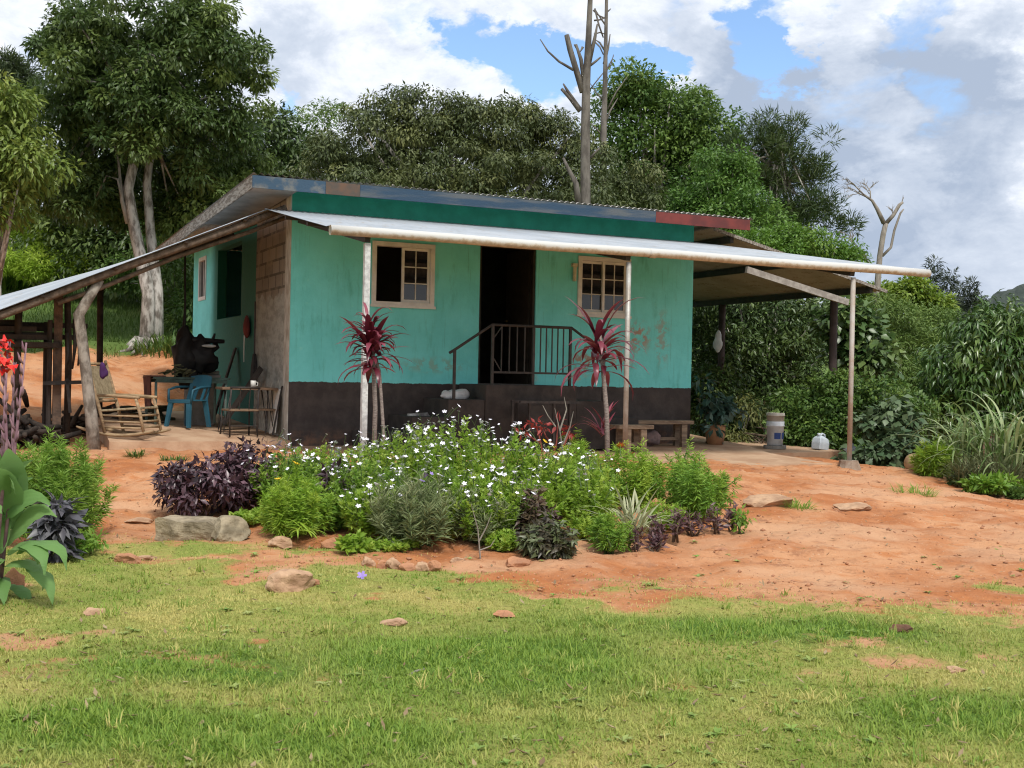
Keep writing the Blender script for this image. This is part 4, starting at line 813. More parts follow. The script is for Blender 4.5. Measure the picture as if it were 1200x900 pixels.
M_BLUEPL = mat('sun_faded_blue_plastic', (.024, .105, .15), (.018, .08, .12), 4, .5)
def plastic_chair(loc, rz, label):
    c = empty('plastic_chair', loc, rz, label, 'chair'); c.scale = (.9, .9, .9)
    bm = MB()
    for sx, sy, k in ((-1, -1, 0), (1, -1, 0), (-1, 1, 1), (1, 1, 1)):
        MB().add([(sx*(.235)-.03,sy*.24-.025,0),(sx*.235+.03,sy*.24-.025,0),(sx*.235+.03,sy*.24+.02,0),(sx*.235-.03,sy*.24+.02,0),(sx*.185-.045,sy*.19-.02,.42),(sx*.185+.045,sy*.19-.02,.42),(sx*.185+.045,sy*.19+.02,.42),(sx*.185-.045,sy*.19+.02,.42)], [(0,3,2,1),(4,5,6,7),(0,1,5,4),(1,2,6,5),(2,3,7,6),(3,0,4,7)]).build('leg', M_BLUEPL, c)
    MB().box((0, 0, .432), (.46, .44, .022)).box((0, -.21, .41), (.46, .02, .05)).build('seat', M_BLUEPL, c, bevel=.006)
    nb = 9; v = []; 
    for i in range(nb):
        x = -.22+.44*i/(nb-1); bow = .05*(1-(x/.22)**2)
        v += [(x, .20+bow*.3, .445), (x, .27+bow, .66), (x, .30+bow, .82+.03*(1-(x/.22)**2))]
    fr = [(i*3+j, i*3+j+1, (i+1)*3+j+1, (i+1)*3+j) for i in range(nb-1) for j in range(2) if not (j == 0 and i in (1, 3, 4, 6))]
    k = len(v)
    MB().add(v+[(x, y+.014, z) for x, y, z in v], fr+[tuple(q+k for q in f_[::-1]) for f_ in fr]).build('backrest', M_BLUEPL, c)
    for s in (-1, 1): MB().tube([(s*.235, -.20, .40), (s*.255, -.18, .60), (s*.255, .0, .645), (s*.23, .27, .65)], [.022, .02, .022, .018], 8).build('arm', M_BLUEPL, c, smooth=True)
plastic_chair(H(-1.20, 1.12, zf(1.1)), TH+R(-52), 'blue plastic armchair with slotted back beside the green table')

M_BLKM = mat('black_iron', (.022, .02, .02), (.05, .04, .035), 9, .55)
M_PLY = mat('worn_plywood', (.22, .14, .085), (.13, .085, .055), 5, .75, .3, stretch=(1, 4, 1))
t = empty('wooden_table', H(-.46, .62, zf(.6)), TH, 'small brown topped table on black iron hairpin legs by the bare side wall', 'table')
MB().box((0, 0, .63), (.80, .50, .035)).build('tabletop', M_PLY, t, bevel=.004)
for x in (-.36, .36):
    for y in (-.2, .2): MB().tube([(x*.72, y*.85, .612), (x, y, 0), (x*.95, y*.6, .612)], .009, 6).build('leg', M_BLKM, t, smooth=True)
c = empty('iron_chair', H(-.64, .22, zf(.2)), TH+R(6), 'black iron chair with open back standing in front of the brown topped table', 'chair')
MB().box((0, 0, .37), (.42, .38, .025)).build('seat', M_PLY, c, bevel=.004)
for x in (-.2, .2):
    MB().tube([(x, -.19, 0), (x, -.17, .36), (x, -.22, .70)], .012, 6).build('back_post', M_BLKM, c, smooth=True)
    MB().tube([(x*1.05, .21, 0), (x, .18, .36)], .012, 6).build('front_leg', M_BLKM, c, smooth=True)
MB().tube([(-.215, -.22, .69), (0, -.245, .69), (.215, -.22, .69)], .016, 6).build('top_rail', M_BLKM, c, smooth=True)
for x in (-.07, .07): MB().tube([(x, -.18, .37), (x, -.235, .69)], .007, 6).build('back_rod', M_BLKM, c)
MB().tube([(-.2, -.185, .15), (.2, -.185, .15)], .008, 6).build('stretcher', M_BLKM, c)
c = empty('small_stool', H(-.15, .52, zf(.5)), TH+R(20), 'low dark stool pushed under the brown topped table', 'stool')
MB().box((0, 0, .34), (.32, .30, .025)).build('seat', M_PLY, c)
for x in (-.13, .13):
    for y in (-.12, .12): MB().tube([(x, y, 0), (x*.9, y*.9, .33)], .011, 6).build('leg', M_BLKM, c)
M_WHITEP = mat('white_enamel', (.75, .74, .70), (.62, .60, .55), 5, .4)
def lathe_obj(name, prof, m, loc, label, cat, rz=0, tilt=None, **k):
    o = MB().lathe(prof, 20).build(name, m, loc=loc, rz=rz, smooth=True); tag(o, label, cat)
    if tilt: o.rotation_euler = tilt
    return o
mug = lathe_obj('mug', [(0, 0), (.036, 0), (.040, .10), (.036, .10), (.033, .008), (0, .008)], M_WHITEP, H(-.38, .55, zf(.6)+.648), 'white mug on the brown topped table', 'mug')
MB().tube([(.038, 0, .08), (.065, 0, .075), (.065, 0, .03), (.037, 0, .022)], .006, 6).build('handle', M_WHITEP, mug, smooth=True)
# wash stand
M_CONC = mat('rough_grey_concrete', (.30, .28, .25), (.19, .18, .16), 4, .95, .6, 20)
t = empty('wash_stand', H(-.78, 2.55, -.78), TH, 'grey concrete block wash stand against the teal side wall', 'wash stand')
MB().bx(-.28, .28, -.28, .28, .62, .74).bx(-.26, .26, -.26, -.10, .74, .80).build('basin', M_CONC, t, bevel=.01)
MB().bx(-.2, .2, -.2, .2, -.1, .617).build('pedestal', M_CONC, t, bevel=.01)
lathe_obj('cream_tub', [(0, 0), (.10, 0), (.115, .15), (.12, .16), (.112, .16), (.1, .01), (0, .01)], mat('cream_plastic', (.62, .60, .50), rough=.5), H(-.88, 2.62, -.78+.742), 'cream plastic tub standing on the concrete wash stand', 'tub')
# dark saddle bundle hung from the roof
rt = H(-1.12, 2.05, 0); zt = LZ(-1.12, 2.05)-.1
b_ = empty('hanging_bundle', (rt[0], rt[1], -.10), TH, 'black saddle and cloth bundle hanging on a cord from the left porch roof', 'saddle')
M_BLACK = mat('black_leather', (.012, .011, .012), (.02, .018, .018), 8, .6)
MB().tube([(0, 0, .74), (.01, 0, 1.1), (-.005, .01, zt+.10)], [.03, .016, .016], 7).build('cord', M_BLACK, b_)
def blob(c, r, n=3, amp=.18, sc=4., seed=0):
    bm = bmesh.new(); bmesh.ops.create_icosphere(bm, subdivisions=n, radius=1)
    for v in bm.verts:
        p = Vector((v.co.x*r[0], v.co.y*r[1], v.co.z*r[2])); q = mnoise.noise(Vector((p.x*sc+seed, p.y*sc, p.z*sc)))
        v.co = p*(1+amp*q*2)+Vector(c)
    vs = [v.co[:] for v in bm.verts]; fs = [tuple(l.index for l in f.verts) for f in bm.faces]; bm.free(); return vs, fs
MB().add(*blob((0, 0, .36), (.17, .14, .38), seed=3, amp=.25, sc=7)).add(*blob((.06, 0, .02), (.13, .12, .22), seed=9, amp=.3, sc=8)).build('saddle_flap', M_BLACK, b_, smooth=True)
MB().add(*blob((.22, .0, .33), (.30, .14, .27), seed=5, amp=.3, sc=9)).tube([(.0, 0, .60), (.3, .02, .58), (.62, .0, .58)], [.05, .05, .03], 8).tube([(.42, 0, .56), (.46, 0, .66), (.47, 0, .70)], [.03, .02, .015], 6).build('saddle_seat', M_BLACK, b_, smooth=True)
MB().add(*blob((.34, -.17, .50), (.13, .02, .025), n=2, seed=2)).build('white_cloth', mat('grey_white_cloth', (.55, .55, .56)), b_, smooth=True)
# things hung and leant on the side wall
t = empty('broom', H(-.05, 1.95, .0), TH, 'dark broom hung head down where the bare wall meets the teal', 'broom')
MB().tube([(0, 0, .30), (.0, .01, 1.12)], .013, 6).build('handle', M_BLKM, t)
MB().add([(-.02,-.03,.30),(.02,-.03,.30),(.02,.03,.30),(-.02,.03,.30),(-.035,-.10,-.18),(.03,-.10,-.18),(.03,.12,-.20),(-.035,.12,-.20),(-.03,-.09,.1),(.025,-.09,.1),(.025,.10,.1),(-.03,.10,.1)], [(3,2,1,0),(0,1,9,8),(1,2,10,9),(2,3,11,10),(3,0,8,11),(8,9,5,4),(9,10,6,5),(10,11,7,6),(11,8,4,7),(4,5,6,7)]).build('broom_head', mat('dark_bristle', (.02, .018, .018), (.035, .03, .03), 30), t)
t = empty('red_bag', H(-.06, 2.5, .55), TH, 'small dark red bag with a dangling string on the teal side wall', 'bag')
MB().add(*blob((0, 0, .2), (.05, .14, .19), seed=4, amp=.2)).build('pouch', mat('dark_red_cloth', (.20, .04, .035), (.12, .03, .03), 8, .9), t, smooth=True)
MB().tube([(-.03, .0, .05), (-.03, .01, -.15), (-.03, .0, -.38)], [.012, .01, .006], 6).build('string', M_WHITEP, t)
M_DPLANK = mat('dark_plank', (.06, .045, .038), (.035, .028, .024), 6, .85, .5, stretch=(1, 1, .3))
def lean(name, t0, v0, z0, t1, v1, z1, w, th, m, label, cat):
    a, b__ = H(t0, v0, z0), H(t1, v1, z1); mid = (a+b__)/2
    mb = MB().bar(a-a, b__-a, w, th, up=tuple(U)); o = mb.build(name, m, loc=a); return tag(o, label, cat)
lean('leaning_plank', -.42, 3.1, zf(2)+.01, -.05, 3.35, .40, .16, .03, M_DPLANK, 'tall dark plank leaning on the teal side wall behind the iron chair', 'plank')
lean('short_board', -.62, 1.45, zf(1.4)+.01, -.10, 1.25, .08, .20, .03, M_DPLANK, 'short dark board leaning beside the broom', 'board')
lean('white_board', -.12, .42, zf(.4)+.01, -.04, .48, -.24, .34, .015, M_WHITEP, 'white panel leaning under the brown topped table at the wall', 'panel')
lean('leaning_rod', -.16, .24, zf(.2)+.01, -.03, .25, -.18, .03, .02, M_BLKM, 'black iron rod leaning against the bare wall corner', 'rod')
# firewood loft and the dark clutter under the low left roof
t = empty('firewood_loft', H(-3.75, 1.1, -.95), TH, 'dark loft of stacked boards and poles under the low left roof', 'loft')
for x in (-.55, .62):
    for y in (-.25, .5): MB().tube([(x, y, -.1), (x, y, 1.62-.0*x)], .035, 7).build('leg', M_DPLANK, t)
MB().bx(-.75, .75, -.35, .62, 1.24, 1.31).build('shelf', M_DPLANK, t)
for k, (x0, x1, y, z) in enumerate([(-.7, .60, -.28, 1.36), (-.7, .7, -.15, 1.40), (-.7, .45, -.22, 1.47), (-.6, 1.05, .0, 1.38), (-.5, 1.15, .15, 1.55), (-.7, .66, .05, 1.49), (-.7, .2, -.1, 1.56)]): MB().bar((x0, y, z), (x1, y+.08, z+.02), .11, .07).build('board', M_DPLANK, t)
def heap(name, c, rx, ry, h, n, m, label, cat, lenr=(.2, .5), r=.03):
    mb = MB()
    for k in range(n):
        a = random.uniform(0, 6.28); q = math.sqrt(random.random()); x, y = rx*q*math.cos(a), ry*q*math.sin(a); z = h*(1-q*q)*random.random()+r
        d = Vector((random.uniform(-1, 1), random.uniform(-1, 1), random.uniform(-.25, .5))).normalized()*random.uniform(*lenr)/2
        mb.tube([Vector((x, y, z))-d*.9, Vector((x, y, z+random.uniform(-.02, .02))), Vector((x, y, z))+d], [r*.8, r, r*.7], 6)
    return tag(mb.build(name, m, loc=c, smooth=True), label, cat)
M_CHAR = mat('charred_wood', (.022, .018, .016), (.05, .038, .03), 9, .95, .6)
heap('firewood_heap', on_ground(*H(-3.45, .75, 0)[:2]), .45, .35, .62, 60, M_CHAR, 'heap of charred firewood behind the canna stalks', 'firewood', (.25, .7), .045)
heap('brushwood_heap', on_ground(*H(-2.2, 2.7, 0)[:2]), .9, .35, .40, 60, mat('dark_branchwood', (.05, .035, .025), (.09, .06, .04), 6, .95), 'low dark heap of branches behind the rocking chair', 'branches', (.3, .9), .035)
heap('mossy_log_heap', on_ground(*H(-1.3, 3.6, 0)[:2]), .7, .3, .45, 34, mat('mossy_wood', (.10, .085, .045), (.05, .05, .025), 6, .95), 'mossy heap of short logs at the foot of the red bank', 'logs', (.3, .6), .06)
t = empty('tool_hanger', H(-2.86, .78, -.25), TH, 'row of dark tools and straps hung between the square post and the crooked log', 'tools')
for k, (x, z, l) in enumerate(((-.06, .75, .55), (.03, .95, .7), (.10, .7, .4))): MB().tube([(x, -.05, z), (x+.02, -.05, z-l*.5), (x-.01, -.05, z-l)], [.02, .028, .012], 6).build('strap', M_BLKM, t, smooth=True)
MB().bar((-.35, -.05, .05), (.24, -.05, .08), .05, .05).bar((-.05, -.05, .12), (.0, -.05, -.35), .05, .04).build('tool_handle', M_BLKM, t)
tag(MB().add(*blob((0, 0, .04), (.16, .14, .06), seed=1)).build('green_basin', mat('dull_green_plastic', (.03, .075, .065), rough=.5), loc=on_ground(*H(-3.0, .72, 0)[:2]), smooth=True), 'dull green plastic basin at the foot of the square post', 'basin')
tag(MB().add(*blob((0, 0, 0), (.05, .04, .11), seed=6, amp=.3, sc=12)).build('purple_cloth', mat('purple_cloth', (.06, .02, .09), rough=.9), loc=H(-2.52, -.10, -.02), smooth=True), 'small purple rag hung on the crooked log post', 'rag')

# along the front wall
M_BENCHW = mat('weathered_plank', (.30, .22, .15), (.17, .12, .085), 6, .85, .5, 26, stretch=(.4, 3, 3))
def bench(name, t, v, rz, L, label, dark):
    z0 = -1.03+.045*v; c = empty(name, H(t, v, z0), TH+rz, label, 'bench')
    MB().bx(-L/2, L/2, -.15, .15, .36, .42).build('seat', M_BENCHW, c, bevel=.006)
    for x in (-L/2+.17, L/2-.17):
        for y in (-.10, .10): MB().bx(x-.05, x+.05, y-.035, y+.035, -.01, .357).build('leg', M_BENCHW, c)
    MB().bx(-L/2+.22, L/2-.22, -.02, .02, .10, .15).build('stretcher', M_BENCHW, c)
bench('plank_bench', 5.92, -.42, 0, 1.16, 'weathered plank bench by the right end of the brown wall', 0)
bench('plank_bench', 4.92, -1.25, R(3), .62, 'short plank bench half hidden behind the garden, left of the other bench', 0)
t = empty('iron_frame_table', H(3.3, -1.45, -1.09), TH, 'black iron table frame standing before the entrance steps', 'table')
for x in (-.46, -.19, .2, .46): MB().bx(x-.016, x+.016, -.02, .02, 0, .74).build('leg', M_BLKM, t)
MB().bx(-.48, .48, -.022, .022, .742, .775).bx(-.476, .476, -.30, -.26, .742, .775).build('top_rail', M_BLKM, t)
MB().bx(-.184, .194, .0, .012, .33, .70).build('panel', mat('dull_dark_panel', (.05, .045, .04), (.035, .03, .03), 6, .7), t)
tag(MB().add(*blob((0, 0, .07), (.16, .12, .085), seed=8, amp=.25, sc=8)).add(*blob((-.17, 0, .05), (.09, .08, .06), seed=2, amp=.3, sc=9)).build('plastic_bag', mat('crumpled_white_plastic', (.62, .62, .62), (.45, .45, .46), 9, .4), loc=H(2.32, -.62, -.32), rz=TH, smooth=True), 'crumpled white plastic bag on the left entrance step', 'bag')
tag(MB().add([(-.16,-.05,0),(.16,-.06,0),(.18,.05,0),(-.15,.06,0),(-.15,-.05,.03),(.13,-.05,.05),(.17,.04,.02),(-.14,.05,.03)], [(0,3,2,1),(4,5,6,7),(0,1,5,4),(1,2,6,5),(2,3,7,6),(3,0,4,7)]).build('sandal', mat('pale_rubber', (.5, .5, .48), (.1, .09, .09), 5, .7), loc=H(1.72, -.65, -.568), rz=TH+.1), 'pale rubber sandal on a lower entrance step', 'sandal')
tag(MB().add(*blob((0, 0, .10), (.16, .11, .12), seed=11, amp=.3, sc=9)).build('cloth_bundle', mat('mauve_cloth', (.22, .15, .14), (.12, .09, .09), 9, .95), loc=H(5.78, -.42, -1.03+.0), smooth=True), 'small mauve cloth bundle under the weathered plank bench', 'cloth')
pot = lathe_obj('clay_pot', [(0, 0), (.13, 0), (.165, .16), (.17, .30), (.175, .33), (.15, .33), (.14, .27), (0, .26)], mat('terracotta', (.40, .22, .11), (.30, .15, .08), 6, .9), H(7.20, -.15, -1.045), 'clay pot with a blue green plant beside the right wall corner', 'plant pot')
cen = rng.normal(size=(16, 3))*np.array([.13, .13, .22])+np.array([0, 0, .62]); v, f, tt = clump_leaves(cen, .14, 26, .16, .07, .4)
link('foliage', npmesh('foliage', v, f, tt), LM('blue_green_leaf', (.03, .075, .055), (.07, .13, .10), rough=.4, trans=.15), pot)
# bucket, jugs
bk = empty('paint_bucket', H(8.24, -.40, -1.10), .3, 'tall white paint bucket with blue panels on the side porch floor', 'bucket')
def bucket_mb(z0, h, r0, r1): return MB().lathe([(0, z0), (r0, z0), (r0+(r1-r0)*.8, z0+h*.78), (r1+.008, z0+h*.79), (r1+.008, z0+h*.83), (r1, z0+h*.84), (r1+.002, z0+h), (r1-.01, z0+h), (r0-.01, z0+.02), (0, z0+.02)], 28)
bucket_mb(.06, .40, .130, .148).build('pail', mat('dirty_white_plastic', (.74, .76, .78), (.56, .57, .57), 6, .55), bk, smooth=True)
bucket_mb(.38, .22, .136, .152).build('upper_pail', mat('clay_stained_plastic', (.56, .53, .47), (.42, .37, .30), 6, .6), bk, smooth=True)
for a0 in (-125, -68): 
    v = [(r_*math.cos(R(a0+46*k/8)), r_*math.sin(R(a0+46*k/8)), z) for z, r_ in ((.165, .1395), (.27, .1445)) for k in range(9)]
    MB().add(v, [(k, k+1, 10+k, 9+k) for k in range(8)]).build('blue_panel', mat('printed_blue', (.03, .06, .20), (.05, .09, .24), 12, .5), bk)
MB().lathe([(0, 0), (.19, 0), (.19, .055), (0, .055)], 20).build('base_block', M_CONC, bk)
M_JUG = mat('translucent_white_plastic', (.50, .55, .60), (.40, .45, .50), 5, .35)
def jug(loc, rz, label, tilt):
    o = empty('plastic_jug', loc, rz, label, 'jug'); o.rotation_euler = (0, tilt, rz)
    MB().add([(-.12,-.09,0),(.12,-.09,0),(.12,.09,0),(-.12,.09,0),(-.125,-.095,.12),(.125,-.095,.12),(.125,.095,.12),(-.125,.095,.12),(-.11,-.085,.19),(.10,-.085,.19),(.10,.085,.19),(-.11,.085,.19),(-.06,-.05,.235),(.0,-.05,.235),(.0,.05,.235),(-.06,.05,.235)],
             [(3,2,1,0)]+[(a+i, a+(i+1)%4, a+4+(i+1)%4, a+4+i) for a in (0,4,8) for i in range(4)]+[(12,13,14,15)]).build('body', M_JUG, o, bevel=.01)
    MB().tube([(-.03, 0, .22), (.02, 0, .275), (.08, 0, .265), (.105, 0, .18)], [.02, .017, .017, .02], 8).build('handle', M_JUG, o, smooth=True)
    MB().tube([(-.055, 0, .225), (-.06, 0, .275)], .03, 12).build('cap', M_JUG, o, smooth=True)
jug(H(8.98, -.66, -1.109), TH+.2, 'translucent white jug tilted beside the side porch floor', .12)
q_ = H(9.10, -1.28, 0); jug(on_ground(q_[0], q_[1]), TH+1.2, 'translucent jug partly hidden behind the tall grey pipe post', 0)
tag(MB().add(*blob((0, 0, .0), (.10, .03, .22), seed=7, amp=.2, sc=6)).build('white_bag', mat('white_sheet', (.72, .73, .74), (.6, .61, .63), 5, .6), loc=at(841, 401, 25.4), smooth=True), 'white plastic bag hung beside the inner dark post of the right porch', 'bag')
heap('twig_heap', on_ground(*at(892, 515, 21.4)[:2]), .28, .2, .45, 50, mat('grey_brown_twig', (.16, .12, .085), (.09, .065, .05), 6, .95), 'heap of dry twigs left of the white paint bucket', 'twigs', (.3, .7), .010)
tag(MB().add(*blob((0, 0, .13), (.15, .15, .15), seed=0, amp=.02)).build('clay_ball', mat('buff_clay', (.42, .30, .17), (.34, .23, .13), 6, .8), loc=ground_pt(1071, 553), smooth=True), 'smooth buff clay ball under the bright fern bush at the right', 'clay ball')

# ------------------------------------------------------------------ the garden in front
M_WPET = mat('white_petal', (.86, .84, .88), (.78, .74, .85), 20, .6)
def flower_mesh(name, n, r, cup=.25):
    v = [(0, 0, 0)]; f = []
    for k in range(n):
        a = 2*math.pi*k/n; w = math.pi/n*.95
        v += [(r*.5*math.cos(a-w), r*.5*math.sin(a-w), r*cup*.6), (r*.95*math.cos(a-w*.5), r*.95*math.sin(a-w*.5), r*cup), (r*math.cos(a+w*.4), r*math.sin(a+w*.4), r*cup), (r*.5*math.cos(a+w), r*.5*math.sin(a+w), r*cup*.6)]
        i = 1+4*k; f.append((0, i, i+1, i+2, i+3))
    k = len(f); mb = MB(); mb.add(v, f); mb.tube([(0, 0, 0), (.004, .003, -.06), (.0, .0, -.13)], .0028, 4, cap=False)
    me = bpy.data.meshes.new(name); me.from_pydata(mb.v, [], mb.f); me.update(); me.polygons.foreach_set('material_index', [0]*k+[1]*(len(mb.f)-k)); return me
M_STEM = mat('green_stem', (.08, .13, .035), (.06, .09, .03), 8, .7)
FW = flower_mesh('white_flower', 5, .022)
FW.materials.append(M_WPET); FW.materials.append(M_STEM)
def flowers(root, pts, me, name='flower', rs=(.8, 1.3), stem=None, stem_m=None):
    """one object for each flower head, its stalk in one mesh with the others of the plant"""
    c = np.array(root.location)
    for p, h in pts:
        o = bpy.data.objects.new(name, me); COL.objects.link(o); o.parent = root
        q = p+np.array([random.uniform(-.02, .02), random.uniform(-.02, .02), h])
        o.location = tuple(q-c); s = random.uniform(*rs); o.scale = (s, s, s); o.rotation_euler = (random.uniform(-.2, .9), random.uniform(-.5, .5), random.uniform(0, 6.28))
M_STEM = mat('green_stem', (.08, .13, .035), (.06, .09, .03), 8, .7)
def shrub(name, label, px, pyb, pyt, wpx, D, per, L, Wd, m, cr=.10, ncl=40, droop=.2, stem_m=None, stems=9, nfl=0, fme=None, fh=(.0, .05), cat='shrub', group=None, lo=.5, dpt=1.0, frs=(.55, 1.3), shoots=None, **kw):
    if shoots is None: shoots = name in ('flowering_bush', 'fern_leaved_bush', 'cosmos_bush', 'edging_plant', 'narrow_leaved_bush', 'bright_fern_bush', 'bronze_plant', 'broad_leaf_herb')
    s = D/FOC; base = on_ground(at(px, pyb, D)[0], D); topz = at(px, pyt, D)[2]; h = topz-base[2]
    root = empty(name, base, 0, label, cat, group)
    rx = wpx*s/2; ry = rx*dpt; cr_ = min(cr, h*.35)
    c = base+np.array([0, 0, h*.48]); 
    cen = ell_pts([(c, (max(.02, rx-cr_*.6), max(.02, ry-cr_*.6), max(.02, h*.52-cr_*.6)))], ncl, lo)
    cen = c+(cen-c)*(.78+.44*rng.random((len(cen), 1)))+rng.normal(size=cen.shape)*cr_*.25
    cen[:, 2] = np.maximum(cen[:, 2], base[2]+cr_*.5)
    tips = None
    if shoots:
        n = int(ncl*1.15); a = rng.random(n)*2*np.pi; r = rng.random(n)**.5; z0 = np.zeros(n)
        B = base+np.stack([rx*.6*r*np.cos(a), ry*.6*r*np.sin(a), z0], 1)
        hh = h*(1-.42*r**2)*(.66+.36*rng.random(n)); ex = 1+.15*rng.normal(size=n)
        T = base+np.stack([rx*r*ex*np.cos(a), ry*r*ex*np.sin(a), hh], 1); tips = T
        s = (.12+.88*rng.random((n, per))**.75); bow = np.stack([np.cos(a), np.sin(a), z0], 1)*(.10*rx)
        P = B[:, None]+(T-B)[:, None]*s[..., None]+bow[:, None]*(s*(1-s)*2)[..., None]+rng.normal(size=(n, per, 3))*.006
        az = rng.random((n, per))*6.283; up = .05+.9*s**3+.35*rng.normal(size=(n, per))-droop
        Dd = np.stack([np.cos(az), np.sin(az), up], -1).reshape(-1, 3); tn = np.repeat(rng.random(n)**2.5, per)*(.4+.6*s.ravel())
        Nn = unit(np.array([[0, -.25, .6]])+rng.normal(size=Dd.shape)*.6-unit(Dd)*.3)
        ls = (1.15-.45*s.ravel())*(.7+.6*rng.random(n*per))
        v, f, t = leaves(P.reshape(-1, 3), Dd, Nn, L*ls, Wd*ls, tn, .15+.2*max(0, droop))
    else:
        v, f, t = clump_leaves(cen, cr_*(.7+.6*rng.random(len(cen))), per, L, Wd, droop, **kw)
    v[:, 2] = np.maximum(v[:, 2], base[2]+.004)
    link('foliage', npmesh('foliage', v-base, f, t), m, root)
    mb = MB()
    for q in (cen if tips is None else tips*.94+base*.06)[rng.permutation(len(cen) if tips is None else len(tips))[:stems]]:
        b = base+np.array([rng.normal()*rx*.2, rng.normal()*ry*.2, -.04]); mb.tube([b-base, (b*.5+q*.5)-base+np.array([rng.normal()*.03, rng.normal()*.03, 0]), q-base], [.012, .009, .004], 5)
    mb.build('stem', stem_m or M_TWIG, root, smooth=True)
    if nfl:
        if shoots and random.random() < 2:
            fr = T[np.argsort(-(T[:, 2]-.6*T[:, 1]+rng.normal(size=len(T))*.12))]; fr = np.concatenate([q[None]+np.concatenate([np.zeros((1, 3)), rng.normal(size=(3, 3))*np.array([.035, .035, .03])])[:random.choice((1, 1, 2, 3, 4))] for q in fr])
            flowers(root, [(q, random.uniform(*fh)) for q in fr[:nfl]], fme or FW, rs=frs); return root
        o = rdir(nfl*3); o = o[(o[:, 2] > -.25) & (o[:, 1] < .5)][:nfl]
        pts = [(c+q*np.array([rx, ry, h*.52])*random.uniform(.92, 1.04), random.uniform(*fh)) for q in o]
        flowers(root, pts, fme or FW, rs=frs)
    return root
M_GARD = LM('garden_leaf', (.19, .33, .03), (.30, .46, .055), (.43, .54, .085), rough=.5, trans=.5)
M_GARD2 = LM('deep_garden_leaf', (.13, .26, .03), (.22, .37, .05), (.34, .46, .075), rough=.45, trans=.48)
M_FERN = LM('fern_leaf', (.19, .35, .03), (.30, .46, .05), (.42, .54, .07), rough=.55, trans=.4)
M_FERND = LM('deep_fern_leaf', (.13, .28, .03), (.22, .38, .045), (.32, .46, .06), rough=.55, trans=.35)
M_PURP = LM('dark_purple_leaf', (.034, .020, .026), (.095, .048, .060), (.19, .10, .125), rough=.36, trans=.12, spec=.5)
M_BRONZE = LM('bronze_leaf', (.04, .024, .020), (.09, .05, .04), (.13, .10, .05), rough=.45, trans=.15)
M_GREYG = LM('narrow_grey_leaf', (.13, .18, .065), (.20, .25, .10), (.28, .30, .15), rough=.6, trans=.25)
shrub('purple_shrub', 'large dark purple leaved shrub behind the concrete block', 235, 606, 535, 120, 11.3, 44, .085, .038, M_PURP, .13, 44, .25, lo=.3)
shrub('purple_shrub', 'taller purple shrub reaching up beside the left porch floor', 282, 606, 512, 76, 11.6, 44, .085, .038, M_PURP, .12, 36, .1, lo=.3)
WB = 'white flowered bushes of the garden bed'
for k, (px, b, t, w, D, nf, lab) in enumerate([
    (345, 600, 528, 90, 11.6, 26, 'leftmost white flowered bush, beside the purple shrub'), (400, 590, 520, 110, 12.2, 34, 'low white flowered bush in front of the square white post'), (478, 600, 498, 110, 11.8, 46, 'tall white flowered bush right of the first red cordyline'),
    (430, 615, 540, 110, 11.0, 26, 'white flowered bush in the front middle of the bed, left half'), (535, 610, 492, 110, 11.6, 46, 'tallest white flowered bush, before the entrance steps'), (590, 610, 508, 100, 11.4, 38, 'white flowered bush sloping down right of the tallest one'),
    (520, 620, 545, 100, 10.8, 26, 'white flowered bush at the front below the tallest one'), (600, 625, 560, 90, 10.6, 20, 'low white flowered bush beside the bronze plant'), (668, 600, 535, 100, 11.2, 24, 'white flowered bush between the bronze plant and the ferny bushes'), (630, 600, 545, 70, 11.6, 14, 'small white flowered bush behind the bronze plant'), (445, 632, 568, 90, 10.45, 14, 'white flowered bush at the front left beside the deep green herb'), (560, 632, 560, 90, 10.4, 18, 'white flowered bush at the very front, left of the bronze plant'), (690, 590, 535, 80, 11.8, 12, 'sparse white flowered bush under the stem of the second red cordyline')]):
    shrub('flowering_bush', lab, px, b, t-4, w*1.2, D, 64, .062, .028, M_GARD if k % 3 else M_GARD2, .10, 92, -.1, M_STEM, 10, int(nf*2.2), FW, (.02, .15), group=WB, lo=.35)
shrub('flowering_bush', 'thin fringe of white flowers on tall stalks near the house corner', 350, 575, 530, 90, 13.2, 34, .06, .025, M_GARD, .09, 26, .0, M_STEM, 8, 16, FW, (.06, .20), group=WB)
FY = flower_mesh('yellow_flower', 9, .032, .4); FY.materials.append(mat('yellow_petal', (.75, .50, .02), (.70, .40, .01), 20, .6)); FY.materials.append(M_STEM)
FO = flower_mesh('orange_flower', 9, .034, .4); FO.materials.append(mat('orange_petal', (.70, .16, .03), (.6, .1, .02), 20, .6)); FO.materials.append(M_STEM)
FP = flower_mesh('violet_flower', 5, .03, .3); FP.materials.append(mat('violet_petal', (.32, .22, .55), (.25, .18, .48), 20, .6)); FP.materials.append(M_STEM)
shrub('fern_leaved_bush', 'bright feathery green bush at the left front of the bed', 345, 628, 545, 82, 10.3, 130, .085, .013, M_FERN, .13, 44, .1, M_STEM, 8, 2, FY, (.02, .06), flat=.5)
shrub('fern_leaved_bush', 'bright feathery bush under the second red cordyline', 735, 590, 512, 100, 12.0, 130, .085, .014, M_FERN, .17, 38, .3, M_STEM, 8, 2, FO, (.0, .03), flat=.5)
shrub('fern_leaved_bush', 'deeper green feathery bush at the right end of the bed', 812, 600, 524, 94, 11.6, 130, .085, .014, M_FERND, .16, 44, .3, M_STEM, 8, 0, flat=.55)
shrub('fern_leaved_bush', 'pale feathery bush left of the second red cordyline', 668, 560, 512, 84, 12.6, 110, .085, .014, M_FERN, .15, 24, .3, M_STEM, 8, 3, FY, (.02, .06), flat=.5)
